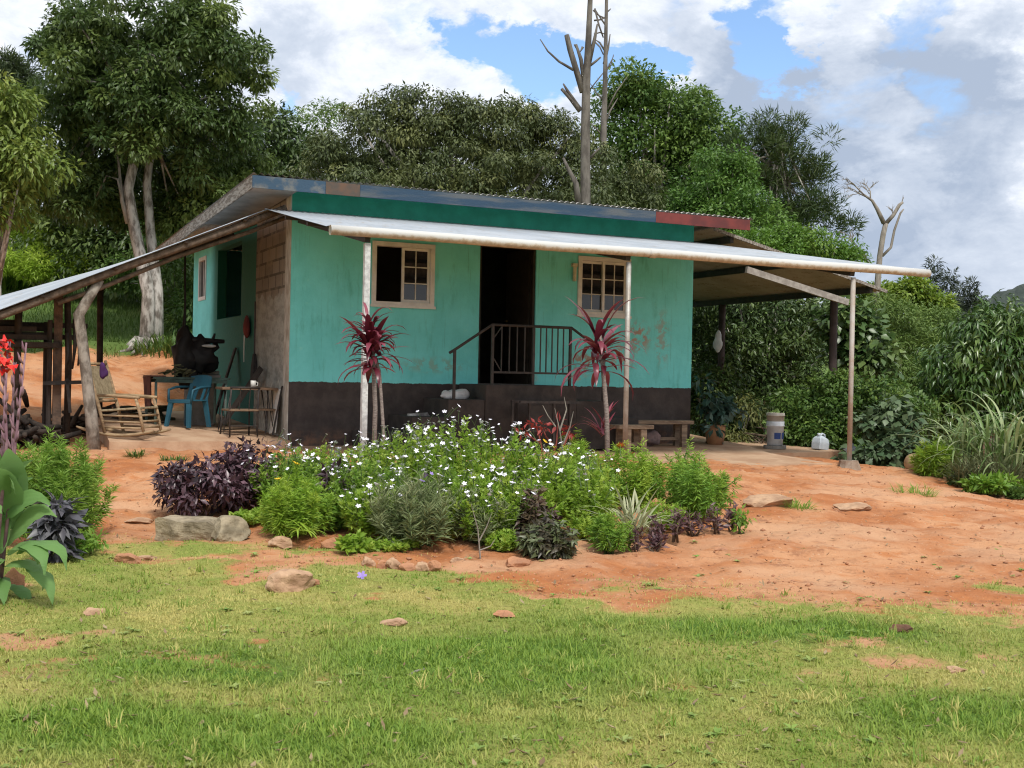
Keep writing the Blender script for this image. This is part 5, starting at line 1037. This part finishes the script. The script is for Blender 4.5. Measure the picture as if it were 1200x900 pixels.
shrub('fern_leaved_bush', 'low feathery green bush at the front right of the bed', 714, 645, 596, 46, 10.0, 130, .075, .010, M_FERND, .11, 20, .15, M_STEM, 6, 0, flat=.6)
shrub('fern_leaved_bush', 'small tall tuft of feathery leaves at the rear of the bed by the short bench', 670, 540, 496, 34, 13.6, 80, .08, .014, M_FERN, .12, 12, .3, M_STEM, 5, 0, flat=.5)
shrub('fern_leaved_bush', 'feathery sprig standing above the right end of the bed', 800, 560, 508, 30, 12.4, 70, .08, .014, M_FERND, .10, 12, .1, M_STEM, 5, 0, flat=.5)
shrub('narrow_leaved_bush', 'grey green narrow leaved bush at the front middle of the bed', 490, 646, 552, 110, 10.1, 46, .12, .013, M_GREYG, .13, 60, -.35, M_STEM, 14, 4, FP, (.02, .05), lo=.2)
shrub('narrow_leaved_bush', 'thinner grey green bush right of the narrow leaved one', 565, 640, 575, 80, 10.2, 40, .11, .014, M_GREYG, .12, 34, -.3, M_STEM, 12, 3, FW, (.02, .05), lo=.2)
shrub('broad_leaf_herb', 'small pale green herb at the bed edge above the row of stones', 412, 655, 620, 30, 9.7, 26, .08, .035, M_GARD, .07, 14, .1, M_STEM, 4, 0, cat='herb')
shrub('broad_leaf_herb', 'deep green herb clump right of the feathery left bush', 385, 625, 570, 46, 10.6, 40, .08, .045, M_GARD2, .11, 22, .2, M_STEM, 6, 0, cat='herb')
shrub('purple_leaf_plant', 'purple leaved plant growing up through the white flowered bushes', 395, 590, 545, 32, 11.0, 20, .13, .035, M_PURP, .10, 10, .1, None, 5, 0, cat='plant')
shrub('bronze_plant', 'upper dark bronze leaved plant in the middle of the bed', 626, 632, 568, 56, 10.3, 40, .09, .036, M_BRONZE, .11, 24, .4, None, 6, 0, cat='plant')
shrub('bronze_plant', 'low dark bronze leaved plant at the front edge of the bed', 641, 650, 602, 66, 9.75, 40, .10, .036, LM('bronze_green_leaf', (.04, .035, .024), (.09, .075, .045), (.12, .16, .06), rough=.4, trans=.15), .10, 36, .6, None, 6, 0, cat='plant')
PP = 'small purple edging plants'
for k, (px, b, t, w, D, lab) in enumerate([(744, 642, 612, 24, 10.0, 'small red purple edging plant nearest the feathery low bush'), (770, 636, 598, 22, 10.2, 'upright purple edging plant with pink tips'), (768, 640, 622, 20, 10.05, 'lowest purple edging plant of the row'), (791, 622, 590, 26, 10.6, 'purple edging plant below the variegated tuft'), (812, 618, 592, 24, 10.8, 'faded purple edging plant in the middle of the row'),
     (838, 612, 582, 34, 10.9, 'wider purple edging plant under the right feathery bush'), (858, 608, 586, 20, 11.0, 'last purple edging plant at the right end of the bed')]):
    shrub('edging_plant', lab, px, b, t, w*.8, D, 9, .07, .026, LM('edging_leaf', (.05, .018, .028), (.13, .07, .075), (.22, .13, .12), rough=.4, trans=.2) if k == 0 else bpy.data.materials['edging_leaf'], .06, 11, -.1, None, 4, 0, cat='plant', group=PP)
shrub('green_seedling', 'small green seedling right of the last purple edging plant', 867, 614, 594, 14, 10.9, 14, .06, .028, M_GARD2, .05, 6, .0, M_STEM, 3, 0, cat='plant')
for (px, b, t, w, D, lab) in [(300, 618, 596, 60, 10.9, 'trailing green ground plant at the right foot of the purple shrub'), (455, 650, 632, 70, 9.9, 'low trailing plant along the front left edge of the bed'), (590, 645, 622, 44, 10.0, 'low yellowish plant between the grey green bush and the bronze plant'), (690, 625, 598, 50, 10.5, 'low green ground plant between the bronze plant and the feathery low bush'), (775, 610, 585, 60, 11.0, 'low green filling plant behind the purple edging plants'), (700, 590, 548, 60, 11.5, 'leafy green bush behind the variegated tuft')]:
    shrub('ground_plant', lab, px, b, t, w, D, 40, .055, .024, M_GARD, .07, 34, .0, M_STEM, 5, 0, cat='plant', shoots=True)
# strap leaved plants
def strap_plant(name, label, base, n, L, Wd, e0, cu, m, stem_top=None, parent=None, spread=.03, cat='plant', nseg=7, prof=None, part='leaf', tintp=1):
    base = np.array(base); top = np.array(stem_top) if stem_top is not None else base
    root = parent or empty(name, base, 0, label, cat); c = np.array(root.location)
    u = rng.random(n); P = np.tile(top, (n, 1))+np.stack([rng.normal(size=n)*spread, rng.normal(size=n)*spread, 0*u], 1)
    if stem_top is not None: P[:, 2] -= u*np.linalg.norm(top-base)*.22
    v, f, t = straps(P, rng.random(n)*2*np.pi, L*(.6+.55*rng.random(n)), Wd*(.8+.4*rng.random(n)), np.radians(e0[1]-(e0[1]-e0[0])*np.sqrt(u)), np.radians(cu[0]+(cu[1]-cu[0])*rng.random(n)), nseg, prof, rng.random(n)**tintp)
    link(part, npmesh(part, v-c, f, t), m, root)
    return root
M_CORD = LM('crimson_strap_leaf', (.085, .012, .022), (.20, .03, .05), (.28, .07, .10), rough=.35, trans=.25, spec=.5)
def cordyline(label, pbase, ptop, D, n, L, extra=()):
    base = on_ground(at(*pbase, D)[0], D); top = at(*ptop, D)
    root = strap_plant('red_cordyline', label, base, n, L, .066, (5, 88), (40, 160), M_CORD, top, tintp=4, part='leaves')
    mb = MB(); mb.tube([base*0-[0, 0, .05], (top-base)*.5+np.array([.03, 0, 0]), top-base+[0, 0, .05]], [.030, .026, .022], 8)
    for (q, r) in extra: mb2 = MB(); mb2.tube([np.array(at(*p_, D))-base for p_ in q], r, 7); mb2.build('trunk', M_CTRUNK, root, smooth=True)
    mb.build('trunk', M_CTRUNK, root, smooth=True); return root
M_CTRUNK = mat('ringed_pale_stem', (.30, .25, .22), (.17, .13, .12), 30, .9, .4, 40, stretch=(1, 1, 4))
c1 = cordyline('red leaved cordyline in front of the square white post', (437, 575), (436, 396), 13.3, 84, .46, [([(452, 570), (449, 500), (445, 440), (441, 420)], [.022, .02, .018, .015])])
c2 = cordyline('second red cordyline with wide arching leaves on a thin stem by the grey post', (713, 560), (703, 398), 13.2, 46, .66)
strap_plant('red_cordyline', '', on_ground(at(437, 560, 13.3)[0], 13.3), 24, .36, .045, (20, 80), (60, 150), M_CORD, at(433, 372, 13.3), parent=c1, tintp=4, part='leaves')
strap_plant('young_cordyline', 'small young red strap plant by the short bench', on_ground(at(706, 530, 13.9)[0], 13.9), 16, .4, .03, (35, 85), (20, 80), M_CORD, at(706, 500, 13.9), tintp=3)
strap_plant('variegated_tuft', 'cream and green striped grassy tuft at the right front of the bed', on_ground(at(742, 612, 10.6)[0], 10.6)+[0, 0, .02], 60, .52, .026, (35, 88), (20, 110), LM('cream_striped_leaf', (.13, .20, .06), (.36, .38, .19), (.50, .50, .32), rough=.5, trans=.3), spread=.05)
strap_plant('drooping_lily', 'dusty drooping strap leaves at the front of the bronze plant', on_ground(at(652, 655, 9.7)[0], 9.7)+[0, 0, .02], 22, .30, .022, (30, 80), (70, 140), M_GREYG, spread=.05)
strap_plant('palm_seedling', 'young palm seedling with folded fronds at the left front of the bed', on_ground(at(355, 640, 10.0)[0], 10.0)+[0, 0, .12], 16, .22, .02, (10, 70), (40, 100), M_FERN, spread=.04)
# thin red stemmed plant before the steps
rb = on_ground(at(640, 560, 13.4)[0], 13.4); rp = empty('red_stemmed_plant', rb, 0, 'thin plant with red stems and bracts before the entrance steps', 'plant')
mb = MB(); M_RSTEM = mat('red_stem', (.28, .07, .05), (.2, .05, .04), 8, .7)
tips = []
for (q) in ([(640, 560), (634, 520), (628, 496)], [(640, 560), (652, 520), (654, 497)], [(634, 520), (622, 512), (612, 506)], [(652, 525), (640, 512), (636, 502)], [(640, 550), (662, 520), (668, 505)]):
    pts = [at(*p_, 13.4)-rb for p_ in q]; mb.tube(pts, [.012, .010, .006], 6); tips.append(pts[-1]+rb)
mb.build('stem', M_RSTEM, rp, smooth=True)
v, f, t = clump_leaves(np.array(tips), .06, 14, .09, .035, .1); link('bract', npmesh('bract', v-rb, f, t), LM('red_bract', (.30, .03, .03), (.40, .07, .06), rough=.5), rp)
mb = MB(); db = on_ground(at(660, 560, 13.0)[0], 13.0)
for q in ([(662, 545), (656, 505), (650, 478)], [(656, 505), (664, 480), (661, 465)], [(660, 520), (668, 500), (672, 482)], [(651, 500), (642, 487), (636, 475)]): mb.tube([at(*p_, 13.0)-db for p_ in q], [.010, .007, .003], 5)
dt = empty('bare_twig_plant', db, 0, 'bare grey twiggy plant rising before the dark steps', 'plant'); mb.build('stem', M_DEAD, dt)
mb = MB(); db = ground_pt(563, 655)
for q in ([(563, 655), (560, 620), (552, 590)], [(561, 635), (570, 618), (577, 600)], [(562, 645), (575, 640), (580, 632)]): mb.tube([at(*p_, db[1])-db for p_ in q], [.007, .005, .002], 5)
dt = empty('dry_stalk', db, 0, 'pale dry stalk at the front of the bed', 'plant'); mb.build('stem', M_DEAD, dt)

# canna clump at the left edge
D = 7.8; cb = on_ground(at(8, 700, D)[0], D); CAN_SHIFT = np.array([-.10, 0, 0])
can = empty('canna_clump', cb, 0, 'canna clump with big leaves, purple stalks and red flowers at the left edge', 'canna')
M_CSTALK = mat('purple_stalk', (.17, .085, .11), (.26, .15, .17), 12, .6)
M_RPET = mat('scarlet_petal', (.75, .03, .02), (.62, .015, .01), 14, .5)
M_CLEAF = LM('canna_leaf', (.11, .25, .06), (.17, .32, .10), (.24, .38, .14), rough=.55, trans=.4, spec=.25)
nt = M_CLEAF.node_tree; t = nd(nt, 'ShaderNodeTexCoord'); wv_ = nd(nt, 'ShaderNodeTexWave', Scale=38., Distortion=1.5, Detail=2.); wv_.bands_direction = 'Z'; lk(nt, t.outputs['Object'], wv_.inputs['Vector'])
bp = nd(nt, 'ShaderNodeBump', Strength=.2, Distance=.004); lk(nt, wv_.outputs['Fac'], bp.inputs['Height']); lk(nt, bp.outputs[0], nt.nodes['Principled BSDF'].inputs['Normal'])
st = [((15, 690), (20, 540), (27, 400), 1), ((5, 690), (4, 540), (2, 398), 1), ((25, 690), (36, 520), (49, 402), 0), ((18, 690), (26, 520), (22, 420), 1), ((0, 690), (-8, 540), (-12, 400), 1), ((10, 690), (10, 560), (12, 430), 0), ((22, 690), (32, 560), (34, 425), 0)]
for a_, b_2, c_, fl_ in st:
    dd = random.uniform(-.15, .2); pts = [cb*0-[0, 0, .03], at(*b_2, D+dd)-cb, at(*c_, D+dd)-cb]
    pts[0] = np.array([(at(*a_, D+dd)-cb)[0]*.6, dd, -.03])
    mb = MB(); mb.tube(pts, [.013, .011, .006], 8)
    for k in range(9):
        q = pts[1]+(pts[2]-pts[1])*(k/9); s_ = random.uniform(-1, 1); mb.tube([q, q+np.array([.025*s_, -.02, .04]), q+np.array([.04*s_, -.03, .085])], [.004, .010, .002], 6)
    mb.build('stalk', M_CSTALK, can, smooth=True)
    if fl_:
        for k in range(2):
            q = pts[2]+np.array([random.uniform(-.04, .06), random.uniform(-.06, .0), -.02-.045*k]); v, f, t = clump_leaves(q[None]+rng.normal(size=(4, 3))*.015, .025, 3, .062, .045, .2, fold=.3)
            link('flower', npmesh('flower', v, f), M_RPET, can)
lf = [((12, 640), -100, .85, .22, 84, 30), ((30, 620), -70, .75, .21, 76, 40), ((-4, 610), -95, .8, .22, 86, 30), ((22, 600), -60, .6, .18, 60, 70), ((40, 650), -30, .55, .17, 40, 80), ((34, 610), -85, .62, .17, 70, 50), ((8, 590), -90, .6, .17, 85, 20), ((44, 640), -50, .5, .16, 25, 70), ((50, 665), -40, .42, .13, 5, 60), ((20, 660), -100, .5, .17, 20, 70), ((18, 650), 150, .60, .19, 80, 25), ((0, 650), 20, .62, .2, 85, 20), ((25, 640), -20, .50, .17, 65, 60), ((30, 650), -45, .48, .17, 40, 70), ((10, 660), -70, .50, .18, 35, 80), ((22, 665), -15, .42, .15, 30, 95), ((0, 640), -110, .5, .18, 55, 90), ((5, 630), 60, .5, .17, 75, 40),
      ((15, 675), -60, .38, .13, 10, 60), ((28, 685), -30, .30, .10, 0, 60), ((-20, 650), -40, .6, .2, 70, 60), ((-15, 670), -80, .5, .18, 40, 90), ((10, 600), 10, .42, .13, 78, 35), ((22, 610), -10, .40, .13, 60, 70), ((0, 690), -75, .35, .12, 5, 50), ((8, 620), 120, .5, .15, 82, 30)]
for (pp, az, L_, W_, e_, cu_) in lf:
    P_ = at(*pp, D+random.uniform(-.1, .15)); v, f, t = straps(P_[None], np.array([R(az)]), L_*1.05, W_, R(e_), R(cu_*1.5+15), 12, lambda s: max(.015 if s > .5 else .14, math.sin(math.pi*min(1, .06+.94*s**.8))**1.15), rng.random(1)*.6, R(random.uniform(40, 85)*random.choice((-1, 1))) if e_ > 45 and abs(math.cos(R(az))) > .5 else R(random.uniform(-25, 25)))
    v = v+rng.normal(size=v.shape)*.0035
    link('leaf', npmesh('leaf', v-cb, f, t, True), M_CLEAF, can)
can.location = tuple(cb+CAN_SHIFT)
shrub('cosmos_bush', 'large feathery green bush beside the canna clump', 60, 645, 505, 116, 10.0, 150, .10, .013, LM('cosmos_leaf', (.13, .27, .03), (.23, .37, .05), (.33, .46, .08), rough=.55, trans=.4), .20, 90, .1, M_STEM, 12, 0, flat=.7, lo=.35)
shrub('grey_purple_plant', 'grey purple leaved plant in front of the large feathery bush', 64, 640, 580, 34, 9.2, 20, .13, .05, LM('grey_purple_leaf', (.05, .055, .06), (.11, .10, .12), (.17, .17, .18), rough=.4, trans=.15), .10, 22, .2, None, 6, 0, cat='plant', lo=.3)
shrub('low_green_weed', 'low weeds under the grey purple plant', 88, 652, 622, 50, 9.5, 40, .07, .02, M_GARD2, .08, 18, 0, M_STEM, 5, 0, cat='weed')

# tall grass and bright fern at the right
def cane(name, label, px, py, D, n, L, sp, m, e0=(50, 88), cu=(80, 175), Wd=.055, nseg=10):
    b = on_ground(at(px, py, D)[0], D); root = empty(name, b, 0, label, 'tall grass')
    r = rng.random(n)**.5*sp; a = rng.random(n)*6.28
    P = np.stack([b[0]+r*np.cos(a), b[1]+r*np.sin(a), b[2]+rng.random(n)*L*.45], 1)
    v, f, t = straps(P, rng.random(n)*6.28, L*(.55+.5*rng.random(n)), Wd, np.radians(e0[0]+(e0[1]-e0[0])*rng.random(n)), np.radians(cu[0]+(cu[1]-cu[0])*rng.random(n)), nseg, lambda s: max(.04, min(1, 3*s+.3)*(1-s)**.6), rng.random(n)**2)
    link('leaf_blades', npmesh('leaf_blades', v-b, f, t), m, root)
    mb = MB()
    for k in range(12):
        q = P[k*3 % n]; mb.tube([np.array([q[0], q[1], b[2]-.05])-b, np.array([q[0]*.97+b[0]*.03, q[1], b[2]+L*.8*random.uniform(.5, 1)])-b], [.012, .007], 5)
    mb.build('stem', M_STEM, root)
M_CANE = LM('cane_leaf', (.10, .19, .04), (.19, .28, .08), (.40, .46, .24), rough=.45, trans=.3, spec=.5)
cane('cane_grass', 'clump of tall arching cane grass before the mango tree', 1135, 580, 17.2, 64, 1.2, .30, M_CANE)
cane('cane_grass', 'second clump of cane grass cut off by the right edge of the photo', 1185, 590, 16.6, 80, 1.4, .38, M_CANE)
cane('cane_grass', 'thin low cane grass between the bright fern bush and the tall clump', 1112, 568, 17.8, 24, .8, .2, M_CANE, (50, 85))
heapb = grass_bush('dry_grass_thatch', 'brownish dry grass at the foot of the cane clumps', on_ground(at(1170, 585, 16.2)[0], 16.3), .55, .3, .35, 1300, LM('dry_thatch', (.10, .13, .05), (.20, .20, .10), rough=.8, trans=.2), .4, .012, 'grass', None, (30, 85), (40, 120))
shrub('bright_fern_bush', 'bright green feathery bush standing over the buff clay ball', 1097, 562, 510, 50, 17.3, 120, .12, .018, M_FERN, .20, 34, .2, M_STEM, 6, 0, flat=.55)
shrub('low_lime_plant', 'low lime green plant at the right edge of the red yard', 1165, 584, 560, 60, 15.6, 60, .10, .04, LM('low_lime_leaf', (.10, .22, .02), (.17, .30, .03), (.24, .36, .05), rough=.5, trans=.35), .12, 30, .0, M_STEM, 5, 0, cat='plant')
shrub('dark_low_plant', 'dark low plant between the bright fern bush and the lime plant', 1128, 578, 558, 36, 16.4, 40, .09, .03, M_DKL, .1, 16, .1, None, 4, 0, cat='plant')
shrub('low_corner_weeds', 'grey green low weeds at the far right corner of the yard', 1195, 590, 572, 40, 15.4, 40, .08, .03, M_MIDL, .08, 14, .0, M_STEM, 4, 0, cat='weed')
FV = flower_mesh('purple_flower', 8, .07, .4); FV.materials.append(mat('deep_violet_petal', (.16, .03, .32), (.10, .02, .25), 20, .6)); FV.materials.append(M_STEM)
shrub('violet_flowered_shrub', 'shrub with a deep violet flower cluster at the right edge of the photo', 1204, 570, 486, 40, 16.9, 40, .10, .04, M_MIDL, .15, 26, .1, None, 6, 9, FV, (.0, .02))

# weeds in the yard
for (px, py, w, h, lab) in [(935, 596, 26, 20, 'small weed tuft behind the flat stone in the yard'), (885, 588, 22, 8, 'flat weed left of the flat stone'), (1070, 576, 50, 16, 'wide patch of short weeds below the clay ball'), (775, 652, 0, 0, ''), (215, 515, 0, 0, ''), (1110, 706, 60, 6, 'flat weed patch in the bare yard at the right'), (945, 640, 30, 5, 'sparse low weed in the middle of the bare yard'), (250, 630, 0, 0, '')]:
    if not w: continue
    p = ground_pt(px, py); s = p[1]/FOC
    grass_bush('weed_tuft', lab, p, w*s/2, w*s/3, .01, 160, M_GARD2, h*s*1.1, .008, 'weed', None, (20, 80), (20, 80))
for (px, py, w, h, lab) in [(160, 533, 20, 12, 'small weed at the left porch floor edge near the crooked post'), (205, 536, 34, 8, 'weeds along the front edge of the left porch floor')]:
    p = ground_pt(px, py); s = p[1]/FOC; grass_bush('weed_tuft', lab, p, w*s/2, w*s/5, .01, 120, M_MIDL, h*s*1.1, .012, 'weed', None, (20, 80), (20, 80))

# stones
M_STONE = mat('buff_stone', (.48, .31, .19), (.32, .19, .115), 8, .9, .7, 22)
M_STONE2 = mat('orange_clod', (.45, .22, .115), (.33, .16, .09), 8, .95, .7, 26)
M_BLOCK = mat('mossy_concrete', (.34, .28, .19), (.16, .13, .085), 6, .95, .9, 22)
def rock(px, py, w, h, label, m=M_STONE, dpt=.8, cat='stone', name='stone', group=None, sink=.25, seed=None, cut=.0, rz=0):
    p = ground_pt(px, py); s = p[1]/FOC; seed = seed if seed is not None else px*.37
    bm = bmesh.new(); bmesh.ops.create_icosphere(bm, subdivisions=4, radius=1)
    rx, ry, rz_ = w*s/2, w*s/2*dpt, h*s/(2-sink)*1.0
    pl_ = [(Vector(rdir(1)[0]).normalized(), random.uniform(.55, .85)) for _ in range(9)]
    for v in bm.verts:
        c = v.co.copy()
        for n_, d_ in pl_:
            k = c.dot(n_)
            if k > d_: c -= n_*(k-d_)
        c *= 1+.16*mnoise.noise(c*2.2+Vector((seed, 0, 0)))+.05*mnoise.noise(c*7+Vector((seed, 3, 0)))
        v.co = Vector((c.x*rx/.8, c.y*ry/.8, c.z*rz_/.8))
    me = bpy.data.meshes.new(name); bm.to_mesh(me); bm.free()
    o = link(name, me, m, None, (p[0], p[1]+ry*.6, float(ground_z_fine(p[0], p[1]))+rz_*(1-sink)*.6), rz)
    return tag(o, label, cat, group)
def slab_block(px0, py0, px1, py1, h, label):
    a = ground_pt(px0, py0); b = ground_pt(px1, py1); d = b-a; L = np.linalg.norm(d[:2]); s = a[1]/FOC
    bm = bmesh.new(); bmesh.ops.create_cube(bm, size=1); bmesh.ops.subdivide_edges(bm, edges=bm.edges[:], cuts=9, use_grid_fill=True)
    hh = h*s
    for v in bm.verts:
        c = Vector((v.co.x*L, v.co.y*.26, v.co.z*hh))
        q = Vector((round(c.x, 4), c.y, c.z)); c += Vector((mnoise.noise(q*6+Vector((1, 0, 0))), mnoise.noise(q*6+Vector((5, 0, 0))), mnoise.noise(q*5)))*.035+Vector((mnoise.noise(q*22), mnoise.noise(q*22+Vector((4, 0, 0))), mnoise.noise(q*22+Vector((9, 0, 0)))))*.008
        t = abs(v.co.x)*2
        if t > .8: c.z *= 1-.35*(t-.8)/.2*(1 if v.co.x > 0 else .4)
        v.co = c
    me = bpy.data.meshes.new('concrete_block'); bm.to_mesh(me); bm.free()
    o = link('concrete_block', me, M_BLOCK, None, ((a+b)/2+np.array([0, .12, hh*.42])), math.atan2(d[1], d[0])); return tag(o, label, 'block')
slab_block(182, 632, 250, 633, 25, 'long mossy concrete block lying before the purple shrub')
rock(264, 634, 44, 28, 'rounded lump of broken concrete at the right end of the long block', M_BLOCK, .8, name='concrete_lump', cat='block')
rock(340, 690, 50, 25, 'squarish buff stone lying alone on the turf before the bed', M_STONE)
rock(363, 686, 22, 10, 'small chip beside the squarish buff stone', M_STONE2)
rock(150, 657, 30, 12, 'reddish clod on the turf by the path', M_STONE2); rock(172, 652, 20, 7, 'flat pale stone right of the reddish clod', M_STONE)
rock(14, 690, 24, 24, 'brown stone under the canna leaves', M_STONE2); rock(110, 722, 22, 9, 'flat buff stone sunk in the turf at the left', M_STONE)
rock(330, 640, 28, 14, 'low brown stone at the bed edge below the feathery left bush', M_STONE); rock(388, 640, 22, 14, 'orange stone at the bed edge right of the low brown stone', M_STONE2)
for k, (px, py, w, h, lab) in enumerate([(430, 662, 16, 12, 'leftmost stone of the edging row'), (448, 665, 16, 11, 'second stone of the edging row from the left'), (462, 666, 18, 13, 'third stone of the edging row from the left'), (478, 668, 18, 11, 'middle stone of the edging row'), (494, 668, 16, 11, 'stone right of the middle of the edging row'), (508, 668, 16, 13, 'rightmost stone of the edging row')]):
    rock(px, py, w, h, lab, M_STONE2 if k % 2 else M_STONE, group='edging stones along the front of the bed')
rock(606, 660, 28, 12, 'dusty stone left of the low bronze plant', M_STONE2); rock(536, 655, 14, 8, 'small stone under the dry stalk', M_STONE)
rock(769, 606, 22, 24, 'round orange stone behind the variegated tuft', M_STONE2, name='stone')
rock(906, 594, 56, 13, 'long flat stone set in the bare yard', M_STONE, .7, sink=.5); rock(1003, 594, 40, 10, 'second flat stone in the yard right of the long one', M_STONE, .7, sink=.5)
rock(460, 731, 26, 8, 'thin stone sunk in the middle of the turf', M_STONE); rock(590, 727, 22, 8, 'orange stone chip on the turf below the bed', M_STONE2); rock(1058, 741, 24, 9, 'dark brown clod on the lush patch at the right', mat('brown_clod', (.16, .08, .05), (.1, .05, .03), 9, .95, .6))
rock(1122, 790, 20, 6, 'half buried buff stone in the turf at the lower right', M_STONE); rock(1118, 792, 8, 4, 'little grey pebble beside the half buried stone', M_STONE); rock(845, 640, 14, 5, 'small red clod in the yard below the bed end', M_STONE2); rock(1190, 668, 16, 7, 'reddish clod at the right edge of the yard', M_STONE2)
rock(1150, 560, 30, 16, 'grey brown stone beside the lime plant', M_STONE); rock(118, 600, 30, 4, 'flat pale stone sunk in the red path at the left', M_STONE, sink=.5); rock(160, 612, 26, 5, 'flat pale stone in the red path before the purple shrub', M_STONE, sink=.5)
st_ = ground_pt(487, 792); tag(MB().tube([np.array([-.035, -.06, .012]), np.array([0, 0, .02]), np.array([.04, .07, .016])], [.004, .006, .003], 6).build('stick', M_DEAD, loc=st_), 'short pale stick lying on the green turf', 'stick')
vf = ground_pt(424, 680); o = bpy.data.objects.new('fallen_flower', FP); COL.objects.link(o); o.location = tuple(vf+[0, 0, .03]); o.scale = (1.3, 1.3, 1.3); o.rotation_euler = (.8, 0, 0); tag(o, 'single violet flower on the turf right of the squarish stone', 'flower')
# clods and pebbles of the bare ground: too many to count
n = 9000; Yb = 8+12*rng.random(n)**1.3; Xb = (rng.random(n)*2-1)*.46*Yb; ok = grass_mask(Xb, Yb) < .5; Xb, Yb = Xb[ok], Yb[ok]; n = len(Xb)
t_ = (Xb-C0[0])*U[0]+(Yb-C0[1])*U[1]; p_ = -((Xb-C0[0])*V[0]+(Yb-C0[1])*V[1]); ok = ~((t_ > -2.5) & (t_ < 9.4) & (p_ < 3.05)); Xb, Yb = Xb[ok], Yb[ok]; n = len(Xb)
sz = .004+.020*rng.random(n)**8; octv = np.array([[1, 0, 0], [0, 1, 0], [-1, 0, 0], [0, -1, 0], [0, 0, .7], [0, 0, -.7]])
vv = octv[None]*(sz[:, None, None]*(1+.7*rng.normal(size=(n, 6, 1))*.5))+np.stack([Xb, Yb, ground_z_fine(Xb, Yb)+sz*.2], 1)[:, None]
ff = (np.arange(n)[:, None, None]*6+np.array([[0, 1, 4], [1, 2, 4], [2, 3, 4], [3, 0, 4], [1, 0, 5], [2, 1, 5], [3, 2, 5], [0, 3, 5]])[None]).reshape(-1, 3)
tag(link('soil_crumbs', npmesh('soil_crumbs', vv.reshape(-1, 3), ff), M_STONE2), 'loose crumbs and pebbles strewn over the bare red soil', 'soil crumbs', kind='stuff')
# fallen leaves and bits of dry litter
n = 900; Yb = 4.5+14*rng.random(n)**1.5; Xb = (rng.random(n)*2-1)*.46*Yb
P = np.stack([Xb, Yb, ground_z_fine(Xb, Yb)+.012], 1); az = rng.random(n)*6.28; Dd = np.stack([np.cos(az), np.sin(az), .3*rng.normal(size=n)], 1)
t_ = (Xb-C0[0])*U[0]+(Yb-C0[1])*U[1]; p_ = -((Xb-C0[0])*V[0]+(Yb-C0[1])*V[1]); ok = ~((t_ > -2.5) & (t_ < 9.4) & (p_ < 3.0)); P, Dd = P[ok], Dd[ok]
v, f, t = leaves(P, Dd, np.tile([[0, 0, 1.]], (len(P), 1)), .03+.04*rng.random(len(P)), .012+.012*rng.random(len(P)), None, -.2)
tag(link('leaf_litter', npmesh('leaf_litter', v, f), LM('dry_litter', (.16, .10, .05), (.34, .26, .15), rough=.8, trans=.1)), 'dry leaf litter scattered over the turf and the yard', 'leaf litter', kind='stuff')
